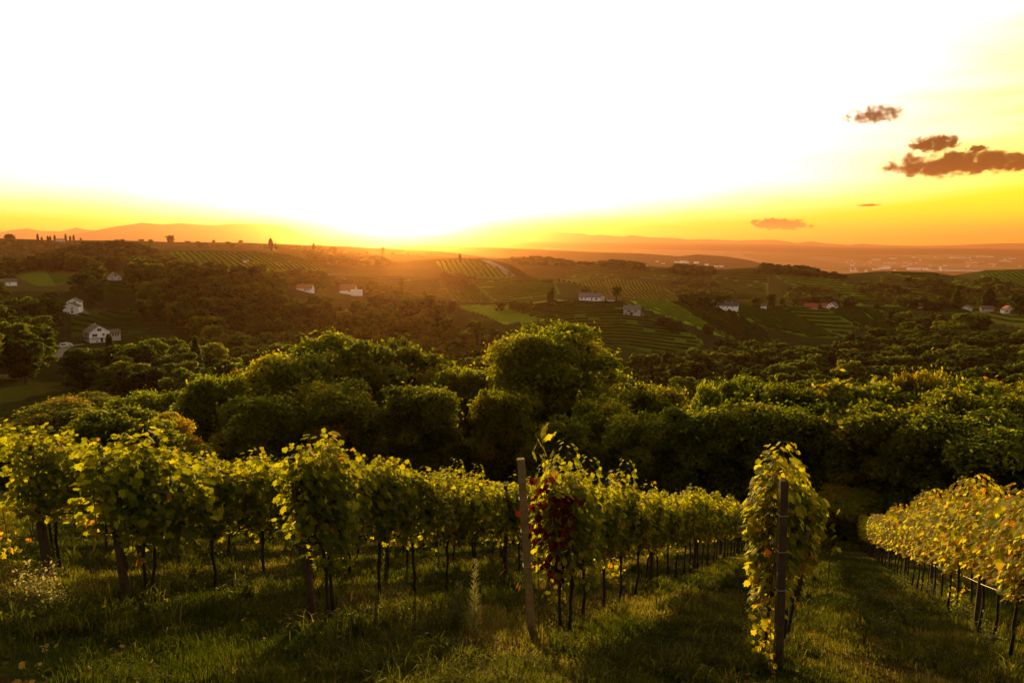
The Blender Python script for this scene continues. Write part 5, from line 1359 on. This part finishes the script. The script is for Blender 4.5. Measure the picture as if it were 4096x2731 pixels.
# ------------------------------------------------------------------ tracks
def track(pts, wid, name='track'):
    P = []
    dense = []
    for i in range(len(pts) - 1):
        for k in range(8): dense.append((pts[i][0] + (pts[i + 1][0] - pts[i][0]) * k / 8, pts[i][1] + (pts[i + 1][1] - pts[i][1]) * k / 8))
    dense.append(pts[-1])
    W = cast([q[0] for q in dense], [q[1] for q in dense])[:, :2]
    W = W[~np.isnan(W[:, 0])]
    d_ = np.gradient(W, axis=0); d_ /= np.hypot(d_[:, 0], d_[:, 1])[:, None] + 1e-9
    n_ = np.stack([-d_[:, 1], d_[:, 0]], -1); V = []
    for k in (-1, 0, 1):
        q = W + n_ * wid / 2 * k; V.append(np.column_stack([q, H(q[:, 0], q[:, 1]) + 0.25]))
    n = len(W); V = np.vstack(V); i = np.arange(n - 1)
    Fq = np.vstack([np.stack([i, i + 1, i + 1 + n, i + n], -1), np.stack([i + n, i + 1 + n, i + 1 + 2 * n, i + 2 * n], -1)])
    o = link(name, npmesh(name, V, Fq, None, M['road'])); tag(o, kind='structure')
track([(57, 358), (60, 352), (65, 348), (72, 345.5), (84, 344)], 3.2)
track([(80, 305), (81, 309), (84, 312), (88, 314)], 3.5)
track([(492, 305.5), (520, 305), (545, 303.5)], 3.0)
track([(545, 309), (580, 313), (600, 316), (622, 319.5)], 1.0)
track([(318, 275), (335, 274), (360, 275)], 4)
track([(485, 259.5), (498, 266), (511, 275)], 14)
track([(992, 281), (1003, 276), (1018, 273.5)], 4)

# ------------------------------------------------------------------ single trees far away
def far_tree(px, py, wpx, hpx, v, label, name='round_tree', rr=None):
    q = cast(px, py)[0]; r = math.hypot(q[0], q[1])
    if not r < 9000: return
    m = r / F; s = wpx * m / (2 * v[2]); sz = hpx * m / v[3]
    return put_tree('f', name, v, q[0], q[1], s, sz, label)
for px, h_, lab in [(38, 8, 'taller dark poplar at the left of the skyline row'), (42, 5, 'short poplar beside the tall one on the left skyline'), (48, 6, 'first of two close skinny skyline poplars at left'), (50.5, 6, 'second of two close skinny skyline poplars at left'),
        (55, 7, 'lone skyline poplar left of the long flat building'), (66, 8, 'dark poplar rising in front of the long flat building'), (74, 7, 'skyline poplar right of the long flat building'), (81, 4, 'small poplar, last of the left skyline row'), (70.5, 6, 'thin poplar between two others on the left skyline')]:
    far_tree(px, 241.5, 1.6, h_ * 0.85, CON[1], lab, 'poplar_tree')
far_tree(271, 250.5, 4.2, 12, CON[1], 'tallest dark poplar on the skyline between the mountain and the sun', 'poplar_tree')
far_tree(276, 250, 3, 7, CON[1], 'short poplar beside the tallest skyline poplar', 'poplar_tree')
far_tree(314, 252, 3, 9, CON[1], 'slim poplar on the ridge left of the sun', 'poplar_tree')
far_tree(383, 256, 3.5, 10, CON[1], 'poplar just left of the sun', 'poplar_tree')
far_tree(460, 262, 3, 9, CON[1], 'poplar on the hill right of the sun', 'poplar_tree')
far_tree(548.5, 304, 3.6, 14, CON[1], 'first of two poplars beside the meadow road', 'poplar_tree')
far_tree(552, 304.5, 4.5, 17, CON[1], 'second, taller poplar beside the meadow road', 'poplar_tree')
far_tree(402, 302, 5, 24, CON[1], 'tall poplar in the orange sunbeam', 'poplar_tree')
far_tree(425, 305, 5, 14, CON[1], 'shorter poplar right of the one in the sunbeam', 'poplar_tree')
far_tree(956, 309.3, 12, 18, CON[0], 'dark conifer on the far right ridge', 'conifer_tree')
far_tree(10, 242, 9, 7, VAR[1], 'dark tree cluster at the left end of the skyline')
far_tree(171, 243.5, 9, 8, VAR[3], 'big round tree on the skyline under the left mountain')
far_tree(151, 244.5, 6, 5, VAR[2], 'smaller round tree left of the big skyline one')
far_tree(334, 252.5, 7, 6, VAR[4], 'round tree on the ridge left of the sun')
far_tree(585, 297.5, 14, 11, VAR[0], 'round tree behind the long white house')
far_tree(617, 299.5, 13, 14, VAR[6], 'yellow topped tree beside the little shed')
far_tree(720, 307, 13, 13, VAR[5], 'round tree at the left end of the green roofed house')
far_tree(756, 308, 11, 12, VAR[3], 'dark round tree left of the tiny cream cottage')
far_tree(771, 308.5, 11, 15, VAR[0], 'dark round tree right of the tiny cream cottage')
far_tree(782, 308, 7, 10, VAR[2], 'small tree left of the ridge utility pole')
far_tree(988, 309, 9, 17, CON[1], 'tall yellowish tree behind the brown walled barn')
far_tree(1020, 315, 18, 18, VAR[7], 'dark round tree beside the rightmost ridge house')
far_tree(646, 321, 8, 7, VAR[1], 'round bush below the barn terrace')
far_tree(668, 325, 12, 9, VAR[2], 'dark bush clump on the terraces right of the barn')
far_tree(708, 335, 13, 12, VAR[3], 'rounded bush at the lower end of the bright strip')
far_tree(876, 309.5, 7, 6, VAR[4], 'small round tree on the ridge between the house groups')
rs_ = random.Random(77)
SK = [(90, 245, 241.5), (195, 252, 243.5), (255, 330, 246), (330, 372, 252), (340, 440, 253.5), (560, 600, 262)]
nn_ = 0
for (x0, x1, y0) in SK:
    for k in range(11):
        px = rs_.uniform(x0, x1)
        if far_tree(px, y0 + rs_.uniform(0, 2.5) + (1.5 if px > 200 else 0), rs_.uniform(3, 7), rs_.uniform(2, 4.5), rs_.choice(VAR), 'small dark tree of the scattered line along the far ridge'):
            scene.objects[-1]
far_lbl = 'small dark tree of the scattered line along the far ridge'
for o in scene.objects:
    if o.get('label') == far_lbl: o['group'] = 'trees along the far ridge'

# ------------------------------------------------------------------ clouds
def cloud(px, py, wpx, hpx, seed, dens, label, dist=43000, thick=None, tilt=0.0):
    az, te = azel(px, py); X, Y, Z = math.sin(az) * dist, math.cos(az) * dist, float(te) * dist
    m = dist / F; m *= 1.0
    W, Hh = wpx * m / math.cos(az), hpx * m * 1.05; D = thick or min(W, Hh * 3)
    me = bpy.data.meshes.new('cloud'); bm_ = MB(); n, k = 10, 20
    for i in range(n + 1):
        a_ = math.pi * i / n
        for j in range(k): bm_.v.append((math.sin(a_) * math.cos(6.2832 * j / k), math.sin(a_) * math.sin(6.2832 * j / k), math.cos(a_)))
    for i in range(n):
        for j in range(k): bm_.f.append([i * k + j, (i + 1) * k + j, (i + 1) * k + (j + 1) % k, i * k + (j + 1) % k])
    m_, nt = newmat('cloud')
    tc_ = N(nt, 'ShaderNodeTexCoord')
    mp_ = N(nt, 'ShaderNodeMapping'); mp_.inputs['Location'].default_value = (seed * 3.7, seed, 0); mp_.inputs['Scale'].default_value = (W / Hh * 0.75, 1.5, 1.0)
    nt.links.new(tc_.outputs['Object'], mp_.inputs[0])
    nz = noise(nt, 1.7, 7, 0.66, mp_.outputs[0], 0.3)
    ln = N(nt, 'ShaderNodeVectorMath', operation='LENGTH'); nt.links.new(tc_.outputs['Object'], ln.inputs[0])
    s_ = mth(nt, 'SUBTRACT', mth(nt, 'MULTIPLY', mth(nt, 'SUBTRACT', nz, 0.47), 5.0), mth(nt, 'MULTIPLY', mth(nt, 'POWER', ln.outputs['Value'], 3.0), 1.5))
    s_ = mth(nt, 'ADD', s_, 0.5, clamp=True)
    dd = mth(nt, 'MULTIPLY', mth(nt, 'POWER', s_, 3.0), 9.0 * dens / (D * 0.5))
    pv_ = N(nt, 'ShaderNodeVolumePrincipled'); pv_.inputs['Color'].default_value = (0.06, 0.028, 0.006, 1); pv_.inputs['Anisotropy'].default_value = 0.35
    nt.links.new(dd, pv_.inputs['Density'])
    o_ = N(nt, 'ShaderNodeOutputMaterial'); nt.links.new(pv_.outputs[0], o_.inputs['Volume'])
    c = bm_.build('cloud', m_, None, True); c.location = (X, Y, Z); c.scale = (W / 2, D / 2, Hh / 2); c.rotation_euler = (0, tilt, -az)
    tag(c, label, 'cloud'); return c
cloud(954, 163, 128, 27, 1, 3.4, 'largest dark brown cloud near the right edge')
cloud(933, 143.5, 46, 19, 2, 2.6, 'ragged brown cloud just above the largest one')
cloud(874, 114.5, 64, 20, 6, 0.8, 'broken golden brown cloud, highest of all')
cloud(780, 223.8, 66, 14, 9, 5.5, 'low flat orange brown cloud above the horizon', tilt=0.05)
cloud(977, 148, 18, 7, 5, 2.2, 'tiny dark cloud wisp above the right part of the largest cloud')
cloud(1020, 165, 26, 12, 7, 2.2, 'small cloud shred at the right edge')
cloud(869, 204.8, 26, 3, 8, 1.0, 'very thin streak cloud left of the right edge glow')
